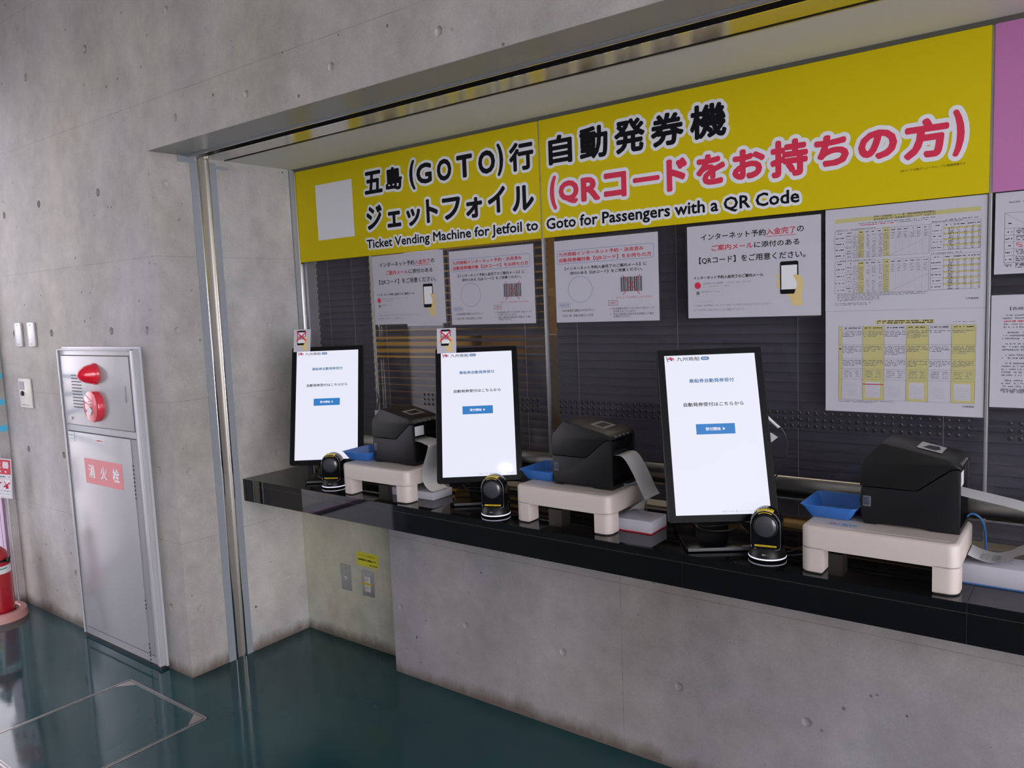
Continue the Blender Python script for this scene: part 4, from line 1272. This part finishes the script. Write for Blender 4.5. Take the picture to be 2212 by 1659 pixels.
def sheet_far(sh, W, H):
    sh.dashes(0.027, 0.10, H - 0.028, H - 0.024, M_INKG, 1)
    sh.frame(0.021, W - 0.03, 0.028, H - 0.052, 0.0008, M_INKG, 1)
    sh.line(0.021, H - 0.052, 0.075, H - 0.090, 0.0005, M_INKG, 1)
    sh.dashes(0.027, 0.037, H - 0.082, H - 0.077, M_INK, 1)
    for k in range(6):
        z = H - 0.092 - k * 0.0175
        sh.rect(0.021, W - 0.03, z, z + 0.0006, M_INKG, 1)
        sh.dashes(0.024, 0.038, z - 0.011, z - 0.007, M_INK, 1)
        for q in range(3):
            sh.dashes(0.047, 0.30, z - 0.005 - q * 0.0045, z - 0.002 - q * 0.0045, M_INK if k != 2 else M_INKR, 1)
    sh.rect(0.042, 0.0426, 0.028, H - 0.092, M_INKG, 1)
    sh.dashes(0.022, 0.25, 0.021, 0.025, M_INKG, 1)
def sheet_letter(sh, W, H):
    sh.text('【長崎～五島', 0.042, 0.110, H - 0.040, H - 0.031, M_INK, 1)
    z = H - 0.055
    n = 0
    for para in (5, 3, 3, 2, 5, 5):
        for k in range(para):
            sh.dashes(0.026 + (0.008 if k == 0 else 0), W - 0.05, z, z + 0.0045, M_INKR if (para == 5 and n == 2) else M_INKG, 1)
            z -= 0.0078
            n += 1
        z -= 0.006
    sh.dashes(0.024, W - 0.06, 0.042, 0.047, M_INKG, 1)
paper('notice_sheet', 2.8375, 3.257, 1.562, 1.770, 'white notice with black table under the pink sign, upper one at the right edge', 'notice', sheet_far, 0)
paper('notice_sheet', 2.8330, 3.04, 1.213, 1.508, 'white typed letter notice at the right edge, below the black table notice', 'notice', sheet_letter, 0.006)

# ------------------------------------------------------------------ touch monitors
DW, DH = 0.26775, 0.476
def make_monitor(loc, yaw, tilt, front, label, i):
    """loc = centre of the display; local frame: x right, -y toward the customer."""
    t = thing('touch_monitor', label, 'monitor', (loc[0], loc[1], 0.805), yaw, 'tall touch monitors on the counter')
    hz = loc[2] - 0.805
    R = Matrix.Translation((0, 0, hz)) @ Matrix.Rotation(-tilt, 4, 'X')
    bw, bh = DW + 0.043, DH + 0.040
    g = G()
    loops = []
    for y, ins in ((0.0015, 0.0012), (0.003, 0.0), (0.020, 0.0), (0.030, 0.006), (0.0305, 0.010)):
        loops.append([(p[0], y, p[1]) for p in [q[:2] for q in rrect(bw - 2 * ins, bh - 2 * ins, 0.010, 0)]])
    g.loft(loops[::-1], M_BLACK, True, True, R)
    body = g.build('housing', t, loc=(0, 0, 0))
    g = G()
    sh = Sheet(g, R @ V((-bw / 2 + 0.002, 0.0014, -bh / 2 + 0.002)), R.to_3x3() @ V((1, 0, 0)), R.to_3x3() @ V((0, 0, 1)))
    ox, oz = (bw - 0.004 - DW) / 2, (bh - 0.004 - DH) / 2
    for a, b, c, d in ((0, bw - 0.004, 0, oz), (0, bw - 0.004, oz + DH, bh - 0.004), (0, ox, oz, oz + DH), (ox + DW, bw - 0.004, oz, oz + DH)):
        sh.rect(a, b, c, d, M_BLACKG, 0)
    g.build('bezel_glass', body, loc=(0, 0, 0))
    g = G()
    sh = Sheet(g, R @ V((-DW / 2, 0.0014, -DH / 2)), R.to_3x3() @ V((1, 0, 0)), R.to_3x3() @ V((0, 0, 1)))
    sh.STEP = 0.0002
    sh.rect(0, DW, 0, DH, M_SCREEN, 0)
    U, W_ = DW, DH
    # house flag, company name and pill
    sh.poly([(0.018 * U, 0.995 * W_), (0.024 * U, 0.995 * W_), (0.041 * U, 0.959 * W_), (0.033 * U, 0.959 * W_)], M_SCRK, 1)
    sh.poly([(0.024 * U, 0.993 * W_), (0.100 * U, 0.991 * W_), (0.120 * U, 0.964 * W_), (0.042 * U, 0.966 * W_)], M_SCRG, 1)
    sh.poly([(0.026 * U, 0.990 * W_), (0.098 * U, 0.989 * W_), (0.116 * U, 0.966 * W_), (0.044 * U, 0.968 * W_)], M_SCREEN, 2)
    sh.poly([(0.028 * U, 0.984 * W_), (0.102 * U, 0.983 * W_), (0.109 * U, 0.974 * W_), (0.036 * U, 0.975 * W_)], M_SCRR, 3)
    sh.poly([(0.056 * U, 0.990 * W_), (0.076 * U, 0.990 * W_), (0.090 * U, 0.967 * W_), (0.068 * U, 0.967 * W_)], M_SCRR, 3)
    sh.poly([(0.064 * U, 0.983 * W_), (0.072 * U, 0.987 * W_), (0.082 * U, 0.979 * W_), (0.073 * U, 0.971 * W_)], M_SCRR, 4)
    sh.text('九州商船', 0.137 * U, 0.390 * U, 0.9625 * W_, 0.989 * W_, M_SCRK, 1, 0.0002, 4)
    sh.poly([p[:2] for p in rrect(0.092 * U, 0.022 * W_, 0.0052, 0, 0.450 * U, 0.976 * W_)], M_SCRT, 1)
    sh.text('自動発券', 0.418 * U, 0.482 * U, 0.9705 * W_, 0.9815 * W_, M_SCREEN, 2)
    sh.text('乗船券自動発券受付', 0.254 * U, 0.747 * U, 0.818 * W_, 0.845 * W_, M_SCRT, 1, 0.00035, 5)
    sh.text('自動発券受付はこちらから', 0.172 * U, 0.827 * U, 0.666 * W_, 0.6925 * W_, M_SCRK, 1, 0.00035, 5)
    sh.rect(0.288 * U, 0.709 * U, 0.490 * W_, 0.555 * W_, M_SCRB, 1)
    sh.text('受付開始', 0.390 * U, 0.554 * U, 0.512 * W_, 0.5335 * W_, M_SCREEN, 2, 0.0003, 4)
    sh.poly([(0.577 * U, 0.512 * W_), (0.603 * U, 0.5225 * W_), (0.577 * U, 0.533 * W_)], M_SCREEN, 2)
    sh.text('※QRコードは（株）デンソーウェーブの登録商標です', 0.49 * U, 0.99 * U, 0.011 * W_, 0.025 * W_, M_SCRG, 1)
    g.build('screen', t, loc=(0, 0, 0))
    # stand: flat plate with a pale front lip, hinged arm to the back of the housing
    g = G(); g.box(-0.105, 0.105, -front, 0.155, 0.002, 0.014, M_BLACKG, 0.003)
    for sx in (-0.09, 0.09):
        for sy in (-front + 0.02, 0.135):
            g.lathe([(0.008, 0.0), (0.008, 0.003)], M_RUBBER, 12, Matrix.Translation((sx, sy, 0)))
    base = g.build('stand_base', t, loc=(0, 0, 0))
    g = G(); g.box(-0.100, 0.100, -front - 0.0012, -front + 0.001, 0.0035, 0.0125, M_DGREY, 0.0005); g.build('front_lip', base, loc=(0, 0, 0))
    g = G(); g.box(0.055, 0.085, -front + 0.004, -front + 0.012, 0.0138, 0.0146, M_MGREY); g.build('base_label', base, loc=(0, 0, 0))
    g = G()
    g.loft([[(x, y, z) for x, y in ((-0.05, a), (0.05, a), (0.05, b), (-0.05, b))] for a, b, z in ((0.085, 0.125, 0.012), (0.050, 0.085, hz * 0.55), (0.032, 0.062, hz))], M_BLACK, True, False)
    g.build('stand_arm', t, loc=(0, 0, 0))
    g = G()
    g.tube([(-0.02, 0.06, 0.12), (-0.06, 0.01, 0.055), (0.0, -0.02, 0.045), (0.06, 0.0, 0.055), (0.03, 0.06, 0.12)], 0.0022, M_CABLE)
    g.tube([(-0.03, 0.06, 0.13), (-0.07, 0.02, 0.064), (-0.01, -0.005, 0.056), (0.05, 0.02, 0.064), (0.03, 0.06, 0.13)], 0.0018, M_CABLE)
    g.build('cables', t, loc=(0, 0, 0))
    return t, R
mons = [((0.417, 0.475, 1.142), 0.644, 0.323, 0.040, 'lit black touch monitor nearest the concrete jamb, notice card on its corner'),
        ((1.230, 0.508, 1.143), 0.653, 0.401, 0.058, 'lit black touch monitor in the middle of the three, notice card on its corner'),
        ((2.175, 0.455, 1.140), 0.598, 0.359, 0.076, 'lit black touch monitor, rightmost and largest in view, without a notice card')]
mt = [make_monitor(*m, i) for i, m in enumerate(mons)]

# side cables with tags, parts of the monitors
def world_tube(mon, name, pts, r, m, extra=None):
    inv = (Matrix.Translation(mon.location) @ Matrix.Rotation(mon.rotation_euler.z, 4, 'Z')).inverted()
    g = G(); g.tube([inv @ V(p) for p in pts], r, m)
    return g.build(name, mon, loc=(0, 0, 0)), inv
c, inv = world_tube(mt[2][0], 'side_cable', [(2.275, 0.585, 1.18), (2.300, 0.59, 1.160), (2.326, 0.60, 1.125), (2.334, 0.60, 1.085), (2.327, 0.60, 1.035), (2.298, 0.60, 0.990), (2.262, 0.60, 0.965)], 0.0022, M_CABLE)
g = G(); g.tube([inv @ V((2.282, 0.585, 1.172)), inv @ V((2.312, 0.596, 1.142))], 0.0048, M_LABEL, 8, False); g.build('cable_sleeve', mt[2][0], loc=(0, 0, 0))
g = G(); g.add([inv @ V(p) for p in ((2.278, 0.60, 1.124), (2.288, 0.60, 1.123), (2.307, 0.60, 1.111), (2.284, 0.60, 1.092))], [(3, 2, 1, 0)], M_LABEL)
g.add([inv @ V(p) for p in ((2.278, 0.6008, 1.124), (2.288, 0.6008, 1.123), (2.307, 0.6008, 1.111), (2.284, 0.6008, 1.092))], [(0, 1, 2, 3)], M_LABEL); g.build('cable_tag', mt[2][0], loc=(0, 0, 0))
c, inv = world_tube(mt[0][0], 'side_cable', [(0.57, 0.61, 1.20), (0.584, 0.62, 1.16), (0.575, 0.62, 1.11), (0.570, 0.62, 1.07), (0.584, 0.62, 1.03), (0.580, 0.62, 0.985), (0.56, 0.62, 0.95)], 0.0024, M_CABLE)
g = G(); g.box(0.565, 0.588, 0.612, 0.616, 1.082, 1.105, M_LABEL)
g.v = [tuple(inv @ V(p)) for p in g.v]; g.build('cable_tag', mt[0][0], loc=(0, 0, 0))
g = G(); g.tube([inv @ V((0.583, 0.62, 1.025)), inv @ V((0.580, 0.62, 0.995))], 0.006, M_CABLE, 8, False); g.build('cable_plug', mt[0][0], loc=(0, 0, 0))

# notice cards on the corners of two monitors
for i, lab in ((0, 'small white card with crossed phone drawing, fixed on the monitor by the jamb'), (1, 'small white card with crossed phone drawing, fixed on the middle monitor')):
    mon, R = mt[i]
    M_ = Matrix.Translation(mon.location) @ Matrix.Rotation(mon.rotation_euler.z, 4, 'Z') @ R
    g = G()
    o = M_ @ V((-DW / 2 - 0.014, -0.0012, DH / 2 - 0.0005))
    sh = Sheet(g, o, M_.to_3x3() @ V((1, 0, 0)), M_.to_3x3() @ V((0, 0, 1)))
    sh.slab(0, 0.073, 0, 0.101, 0.0008, M_PAPER)
    phone_hand(sh, 0.0335, 0.0625, 0.066, True, 1)
    tag(g.build('notice_card'), lab, 'card', 'phone notice cards on the monitors')

# ------------------------------------------------------------------ beige risers
ST_H = 0.125
def make_riser(loc, w, label):
    t = thing('riser_stand', label, 'stand', loc, 0, 'beige risers under the printers')
    d = 0.252
    g = G()
    lp = []
    for z, i in ((0.066, 0.0), (ST_H - 0.010, 0.0), (ST_H - 0.005, 0.0015), (ST_H - 0.0015, 0.005), (ST_H, 0.010)):
        lp.append([(p[0] + w / 2, p[1] + d / 2, z) for p in rrect(w - 2 * i, d - 2 * i, 0.026 - i, 0, n=8)])
    g.loft(lp, M_BEIGE, True, True)
    for y in (0.026, 0.034):
        pass
    g.build('top', t, loc=(0, 0, 0))
    g = G()
    g.box(0.022, w - 0.022, 0.024, 0.0265, ST_H - 0.0006, ST_H + 0.0005, mat('beige_groove', (0.62, 0.58, 0.55), 0.4))
    g.build('top_groove', t, loc=(0, 0, 0))
    for sx in (0, 1):
        for sy in (0, 1):
            lw, ldp, r = 0.056, 0.056, 0.026
            def plan(i, z):
                # outer corner rounded like the top, inner corner square
                pts = []
                cx, cy = r, r
                for k in range(9):
                    a = math.radians(180 + 90 * k / 8)
                    pts.append((cx + (r - i) * math.cos(a), cy + (r - i) * math.sin(a)))
                pts += [(lw - i, i), (lw - i, ldp - i), (i, ldp - i)]
                out = [((w - x) if sx else x, (d - y) if sy else y, z) for x, y in pts]
                return out if (sx + sy) % 2 == 0 else out[::-1]
            g = G(); g.loft([plan(0.002, 0.003), plan(0.0, 0.005), plan(0.0, 0.069)], M_BEIGE, True, True)
            leg = g.build('leg', t, loc=(0, 0, 0))
            g = G(); g.loft([plan(0.003, 0.0), plan(0.003, 0.0035)], M_RUBBER, True, True); g.build('rubber_foot', leg, loc=(0, 0, 0))
    return t
RZ = 0.805
r1 = make_riser((0.640, 0.343, RZ), 0.366, 'beige plastic riser on the counter between the first and second monitors')
r2 = dup(r1, (1.497, 0.362, RZ), None, 'beige plastic riser on the counter between the second and third monitors')
r3 = dup(r1, (2.449, 0.341, RZ), None, 'beige plastic riser with a small sticker, right of the third monitor')
g = G(); sh = Sheet(g, (0.055, 0.040, ST_H + 0.0004), (1, 0, 0), (0, 1, 0)); sh.rect(0, 0.075, 0, 0.026, mat('pale_blue_label', (0.40, 0.44, 0.55), 0.5), 0)
sh.dashes(0.006, 0.030, 0.009, 0.018, M_INKR); sh.dashes(0.036, 0.07, 0.014, 0.021, M_INKB); sh.dashes(0.036, 0.07, 0.005, 0.011, M_INKB); g.build('sticker', r3, loc=(0, 0, 0))

# ------------------------------------------------------------------ label printers
PD = 0.160
def prism(g, prof, y0, y1, m, bev=0.002):
    bm = bmesh.new()
    a = [bm.verts.new((x, y0, z)) for x, z in prof]
    b = [bm.verts.new((x, y1, z)) for x, z in prof]
    n = len(prof)
    bm.faces.new(a)
    bm.faces.new(b[::-1])
    for i in range(n):
        j = (i + 1) % n
        bm.faces.new((a[j], a[i], b[i], b[j]))
    bmesh.ops.recalc_face_normals(bm, faces=bm.faces)
    if bev:
        bmesh.ops.bevel(bm, geom=list(bm.edges), offset=bev, segments=2, affect='EDGES', profile=0.5)
    g.bm(bm, m, True)
def make_printer(loc, label):
    t = thing('label_printer', label, 'printer', loc, 0, 'black label printers on the risers')
    # lower body: side cheeks and a core set back on the output side
    g = G()
    cheek = [(0.008, 0.0), (0.035, 0.0), (0.045, 0.006), (0.150, 0.006), (0.160, 0.0), (0.226, 0.0), (0.226, 0.158), (0.218, 0.160), (0.205, 0.1575), (0.132, 0.0985), (0.120, 0.0970), (0.0, 0.0970), (-0.004, 0.06), (0.002, 0.012)]
    prism(g, cheek, 0.0, 0.010, M_PRN)
    prism(g, cheek, PD - 0.010, PD, M_PRN)
    core = [(0.006, 0.004), (0.180, 0.004), (0.180, 0.098), (0.198, 0.148), (0.132, 0.0965), (0.120, 0.0955), (0.001, 0.0955), (0.0, 0.03)]
    prism(g, core, 0.008, PD - 0.008, M_PRN, 0.0)
    body = g.build('body', t, loc=(0, 0, 0))
    g = G(); g.box(0.180, 0.2255, 0.0098, PD - 0.0098, 0.0, 0.012, M_BLACK); g.build('base_lip', body, loc=(0, 0, 0))
    # hinged lid
    g = G()
    lid = [(-0.004, 0.0985), (0.1195, 0.0985), (0.131, 0.100), (0.204, 0.1590), (0.218, 0.1615), (0.226, 0.160), (0.227, 0.1640), (0.222, 0.170), (0.212, 0.178), (0.195, 0.184), (0.055, 0.2140), (0.046, 0.2140), (0.003, 0.170), (-0.003, 0.155)]
    prism(g, lid, 0.0, PD, M_PRNTOP, 0.003)
    lid_o = g.build('lid', t, loc=(0, 0, 0))
    # output bezel below the lid nose, above the paper slot
    g = G(); prism(g, [(0.196, 0.112), (0.224, 0.112), (0.2245, 0.157), (0.206, 0.155)], 0.011, PD - 0.011, M_BLACKG, 0.002); g.build('output_bezel', t, loc=(0, 0, 0))
    g = G()
    for k in range(4):
        g.box(0.2195, 0.2265, 0.03 + k * 0.026, 0.042 + k * 0.026, 0.1660, 0.1720, M_DGREY, 0.001)
    g.build('buttons', lid_o, loc=(0, 0, 0))
    # plate on the lid slope
    ux = V((0.140, 0, -0.030)).normalized()
    g = G(); sh = Sheet(g, V((0.118, 0.050, 0.2004)) + V((0, 0, 0.0008)), ux, V((0, 1, 0)))
    sh.STEP = 0.0003
    sh.rect(0, 0.055, 0, 0.080, M_MGREY, 0); sh.rect(0.012, 0.044, 0.010, 0.070, M_BLACK, 1)
    g.build('guide_label', lid_o, loc=(0, 0, 0))
    # release latch on the front cheek
    g = G(); g.box(0.004, 0.024, -0.0015, 0.001, 0.046, 0.074, M_DGREY, 0.002); g.box(0.007, 0.021, -0.0022, -0.001, 0.052, 0.071, mat('latch_blue_grey', (0.05, 0.065, 0.10), 0.3), 0.002)
    g.build('release_latch', body, loc=(0, 0, 0))
    return t
p1 = make_printer((0.742, 0.430, 0.931), 'black label printer on the riser between the first and second monitors')
p2 = dup(p1, (1.607, 0.436, 0.931), None, 'black label printer on the riser between the second and third monitors')
p3 = dup(p1, (2.578, 0.432, 0.931), None, 'black label printer at far right with a light grey lid sticker')
for p in (p1, p3):
    g = G(); sh = Sheet(g, V((0.2248, 0.011, 0.115)), V((0, 1, 0)), V((0, 0, 1)))
    sh.rect(0, 0.050, 0, 0.036, M_LABEL, 0)
    for k in range(5):
        sh.dashes(0.004, 0.044, 0.004 + k * 0.006, 0.0065 + k * 0.006, M_INKL, 1)
    g.build('serial_label', p, loc=(0, 0, 0))
g = G(); sh = Sheet(g, V((0.121, 0.048, 0.2004)) + V((0, 0, 0.0018)), V((0.140, 0, -0.030)).normalized(), V((0, 1, 0)))
sh.rect(0, 0.058, 0, 0.085, M_PLATE, 0); sh.poly([(0.010, 0.02), (0.04, 0.012), (0.05, 0.04), (0.042, 0.070), (0.02, 0.060)], M_BLACK, 1); g.build('care_sticker', p3, loc=(0, 0, 0))

# ------------------------------------------------------------------ paper stacks with their ribbons
def ribbon(g, path, y0, y1, m, th=0.0003):
    pts = catmull([V((q[0], q[2] if len(q) > 2 else 0.0, q[1])) for q in path], 7)
    n = len(pts)
    vs_ = []
    for p in pts:
        vs_ += [(p.x, y0 + p.y, p.z), (p.x, y1 + p.y, p.z)]
    g.add(vs_, [(2 * k, 2 * k + 2, 2 * k + 3, 2 * k + 1) for k in range(n - 1)], m, True)
def paper_stack(x0, x1, y0, y1, h, label, path, yy, edge=None, lead=None):
    t = thing('fanfold_paper', label, 'paper stack', ((x0 + x1) / 2, (y0 + y1) / 2, 0.805), 0, 'fanfold ticket paper stacks beside the printers')
    rel = t.location
    g = G(); g.box(x0, x1, y0, y1, 0.8055, 0.8055 + h, M_PAPER, 0.001)
    st = g.build('stack', t, rel=rel, loc=(0, 0, 0))
    if edge:
        g = G(); g.box(x0 - 0.0006, x1 + 0.0006, y0 - 0.0006, y1 + 0.0006, 0.8051, 0.8085, edge); g.build('coloured_edge', st, rel=rel, loc=(0, 0, 0))
    for pth, m in path:
        g = G(); ribbon(g, pth, yy[0], yy[1], m); g.build('paper_ribbon', t, rel=rel, loc=(0, 0, 0))
    return t, rel
s1, _ = paper_stack(0.835, 1.055, 0.430, 0.540, 0.030, 'white fanfold paper stack under the left riser, feeding an S-curved ribbon from its printer',
            [([(0.930, 1.030), (0.965, 1.026), (1.000, 1.024, -0.008), (1.030, 1.021, -0.020), (1.050, 1.016, -0.026), (1.038, 0.978, -0.028), (1.018, 0.931, -0.028), (1.0125, 0.896, -0.028), (1.022, 0.866, -0.026), (1.040, 0.846, -0.020), (1.054, 0.8385, -0.012)], M_PAPERD)], (0.447, 0.537))
s2, _ = paper_stack(1.775, 1.965, 0.440, 0.548, 0.040, 'white fanfold paper stack with a thin red edge by the middle riser',
            [([(1.790, 1.028), (1.830, 1.040), (1.862, 1.034), (1.895, 0.985), (1.925, 0.925), (1.937, 0.908)], M_PAPERD),
             ([(1.937, 0.908), (1.905, 0.890), (1.870, 0.862), (1.840, 0.8475), (1.800, 0.8465)], M_PAPERD)], (0.462, 0.560), M_INKR)
s3, rel3 = paper_stack(2.785, 3.060, 0.455, 0.548, 0.050, 'thick white fanfold paper stack with a blue edge at the right end of the counter',
            [([(2.765, 1.030), (2.805, 1.022), (2.860, 1.013), (2.930, 1.000), (3.010, 0.975), (3.045, 0.945), (3.030, 0.915), (2.985, 0.908), (2.930, 0.893), (2.900, 0.873), (2.870, 0.8635), (2.838, 0.868), (2.818, 0.876)], M_PAPERD)], (0.462, 0.555), M_INKB)
g = G()
for k in range(3):
    x = 2.842 + k * 0.026
    for q in range(9):
        sh = Sheet(g, (x, 0.464 + q * 0.006, 0.8672 + 0.00006 * q + (0.0006 if k == 0 else 0)), (1, 0, 0), (0, 1, 0))
        sh.dashes(0, 0.018, 0, 0.0035, M_INKG, 1)
g.build('printed_text', s3, rel=rel3, loc=(0, 0, 0))

# ------------------------------------------------------------------ coin trays
def make_tray(loc, rot, label):
    t = thing('coin_tray', label, 'tray', loc, rot, 'blue coin trays on the risers')
    g = G()
    def L(w, d, r, z):
        return rrect(w, d, r, z, n=5)
    out = [L(0.100, 0.128, 0.010, 0.0), L(0.104, 0.132, 0.012, 0.002), L(0.140, 0.168, 0.014, 0.034), L(0.146, 0.174, 0.015, 0.0345), L(0.146, 0.174, 0.015, 0.036), L(0.138, 0.166, 0.013, 0.0355), L(0.102, 0.130, 0.011, 0.004)]
    g.loft(out, M_TRAY, True, True)
    g.build('dish', t, loc=(0, 0, 0))
    return t
tr3 = make_tray((2.497, 0.502, 0.9307), 0.0, 'blue plastic coin tray against the rightmost printer')
dup(tr3, (1.533, 0.520, 0.9307), 0.0, 'blue plastic coin tray against the middle printer')
dup(tr3, (0.660, 0.478, 0.9307), 0.10, 'blue plastic coin tray against the leftmost printer')

# ------------------------------------------------------------------ desktop code scanners
def make_scanner(loc, rot, label):
    t = thing('code_scanner', label, 'scanner', loc, rot, 'black desktop scanners in front of the monitors')
    g = G(); g.lathe([(0.044, 0.0), (0.049, 0.002), (0.0505, 0.0055)], M_BLACK, 40)
    g.lathe([(0.0505, 0.0095), (0.049, 0.018), (0.044, 0.033), (0.040, 0.036)], M_BLACK, 40); base = g.build('base', t, loc=(0, 0, 0))
    g = G(); g.lathe([(0.0500, 0.0055), (0.0512, 0.0066), (0.0512, 0.0084), (0.0500, 0.0095)], M_RING, 40); g.build('light_ring', base, loc=(0, 0, 0))
    g = G(); sh = Sheet(g, (-0.010, -0.0492, 0.018)); sh.dashes(0.002, 0.018, 0, 0.006, M_MGREY, 1); g.build('maker_mark', base, loc=(0, 0, 0))
    def outline(i, y):
        w, zc, zb = 0.0425 - i, 0.102, 0.030 + i
        pts = [(-w + 0.008, y, zb), (w - 0.008, y, zb), (w - 0.002, y, zb + 0.003), (w, y, zb + 0.010)]
        for k in range(17):
            a = PI * k / 16
            pts.append((w * math.cos(a), y, zc + w * math.sin(a)))
        pts += [(-w, y, zb + 0.010), (-w + 0.002, y, zb + 0.003)]
        return pts
    g = G(); g.loft([outline(0.006, -0.036), outline(0.001, -0.031), outline(0.0, -0.026), outline(0.0, 0.012), outline(0.004, 0.026), outline(0.014, 0.034)], M_BLACKG, True, True)
    head = g.build('head', t, loc=(0, 0, 0))
    g = G(); g.tube([V(p) for p in outline(0.0035, -0.0345)] , 0.0009, M_MGREY, 6, False); g.build('front_rim', head, loc=(0, 0, 0))
    g = G()
    LX = Matrix.Translation((0, -0.0362, 0.098)) @ RX
    g.lathe([(0.0335, -0.001), (0.0335, 0.0015), (0.0315, 0.0025)], M_BLACK, 36, LX)
    g.lathe([(0.0312, 0.001), (0.026, 0.004), (0.016, 0.0062), (0.001, 0.007)], M_LENS, 36, LX)
    g.build('window', head, loc=(0, 0, 0))
    g = G()
    r_ = 0.0432
    vs_ = []
    for k in range(9):
        a = math.radians(58 + 62 * k / 8)
        vs_ += [(r_ * math.cos(a) * -1 + 0.0, -0.030, 0.102 + r_ * math.sin(a)), (r_ * math.cos(a) * -1, -0.016, 0.102 + r_ * math.sin(a))]
    g.add(vs_, [(2 * k, 2 * k + 2, 2 * k + 3, 2 * k + 1) for k in range(8)], M_STKY, True)
    vs_ = []
    for k in range(9):
        a = math.radians(58 + 62 * k / 8)
        vs_ += [(r_ * math.cos(a) * -1, -0.0305, 0.102 + r_ * math.sin(a)), ((r_ - 0.0095) * math.cos(a) * -1, -0.0372, 0.102 + (r_ - 0.0095) * math.sin(a))]
    g.add(vs_, [(2 * k, 2 * k + 1, 2 * k + 3, 2 * k + 2) for k in range(8)], M_STKY, True)
    for k in range(5):
        a = math.radians(70 + 9 * k)
        g.box(-r_ * math.cos(a) - 0.0015, -r_ * math.cos(a) + 0.0015, -0.027, -0.019, 0.102 + r_ * math.sin(a) + 0.0002, 0.102 + r_ * math.sin(a) + 0.0006, M_INK)
    g.build('top_sticker', head, loc=(0, 0, 0))
    g = G(); sh = Sheet(g, (-0.029, -0.0364, 0.0405)); sh.rect(0, 0.058, 0, 0.005, M_STKY, 1); sh.dashes(0.004, 0.054, 0.0012, 0.0038, M_INK, 2); g.build('lower_sticker', head, loc=(0, 0, 0))
    return t
sc3 = make_scanner((2.339, 0.408, 0.8052), 0.20, 'black desktop scanner with yellow sticker in front of the rightmost monitor')
dup(sc3, (1.388, 0.392, 0.8052), 0.40, 'black desktop scanner with yellow sticker in front of the middle monitor')
dup(sc3, (0.507, 0.414, 0.8052), 0.55, 'black desktop scanner with yellow sticker in front of the leftmost monitor')

# ------------------------------------------------------------------ loose cables
g = G()
g.tube([(2.800, 0.575, 0.940), (2.812, 0.580, 0.950), (2.830, 0.590, 0.938), (2.840, 0.600, 0.905), (2.842, 0.610, 0.860), (2.850, 0.62, 0.8085), (2.90, 0.64, 0.8085)], 0.003, M_LAN)
tag(g.build('cable'), 'blue network cable curving down behind the rightmost printer', 'cable')
g = G()
g.tube([(2.385, 0.435, 0.809), (2.42, 0.47, 0.809), (2.47, 0.50, 0.809), (2.44, 0.56, 0.809), (2.40, 0.60, 0.809), (2.36, 0.68, 0.809)], 0.0026, M_CABLE)
g.tube([(2.37, 0.45, 0.8095), (2.40, 0.51, 0.814), (2.42, 0.55, 0.830), (2.43, 0.60, 0.836), (2.45, 0.66, 0.812)], 0.0026, M_CABLE)
tag(g.build('cable'), 'black cords looping on the counter left of the rightmost riser', 'cable')
g = G()
g.tube([(1.795, 0.500, 0.9375), (1.830, 0.512, 0.9355), (1.856, 0.545, 0.934), (1.862, 0.585, 0.9335), (1.858, 0.632, 0.915), (1.845, 0.640, 0.860), (1.840, 0.645, 0.8085), (1.80, 0.66, 0.8085)], 0.0028, mat('cable_grey_blue', (0.16, 0.20, 0.27), 0.4))
tag(g.build('cable'), 'grey blue network cable behind the middle printer', 'cable')

# ------------------------------------------------------------------ a downlight in the hall ceiling (mirrored in the middle screen)
t = thing('ceiling_downlight', 'round recessed downlight in the hall ceiling above the counter queue', 'ceiling light', (3.703, -2.635, CEIL - 0.012))
g = G()
lo2 = [[(r * math.cos(2 * PI * k / 32), r * math.sin(2 * PI * k / 32), z) for k in range(32)] for r, z in ((0.075, 0.012), (0.075, 0.0), (0.058, 0.0), (0.058, 0.010))]
g.loft(lo2, M_WHITE, False, True); g.build('trim_ring', t, loc=(0, 0, 0))
g = G(); g.lathe([(0.056, 0.004), (0.056, 0.006)], mat('lamp_lit', (0.8, 0.8, 0.8), 0.4, emit=(1.0, 0.95, 0.88), estr=30), 28); g.build('diffuser', t, loc=(0, 0, 0))
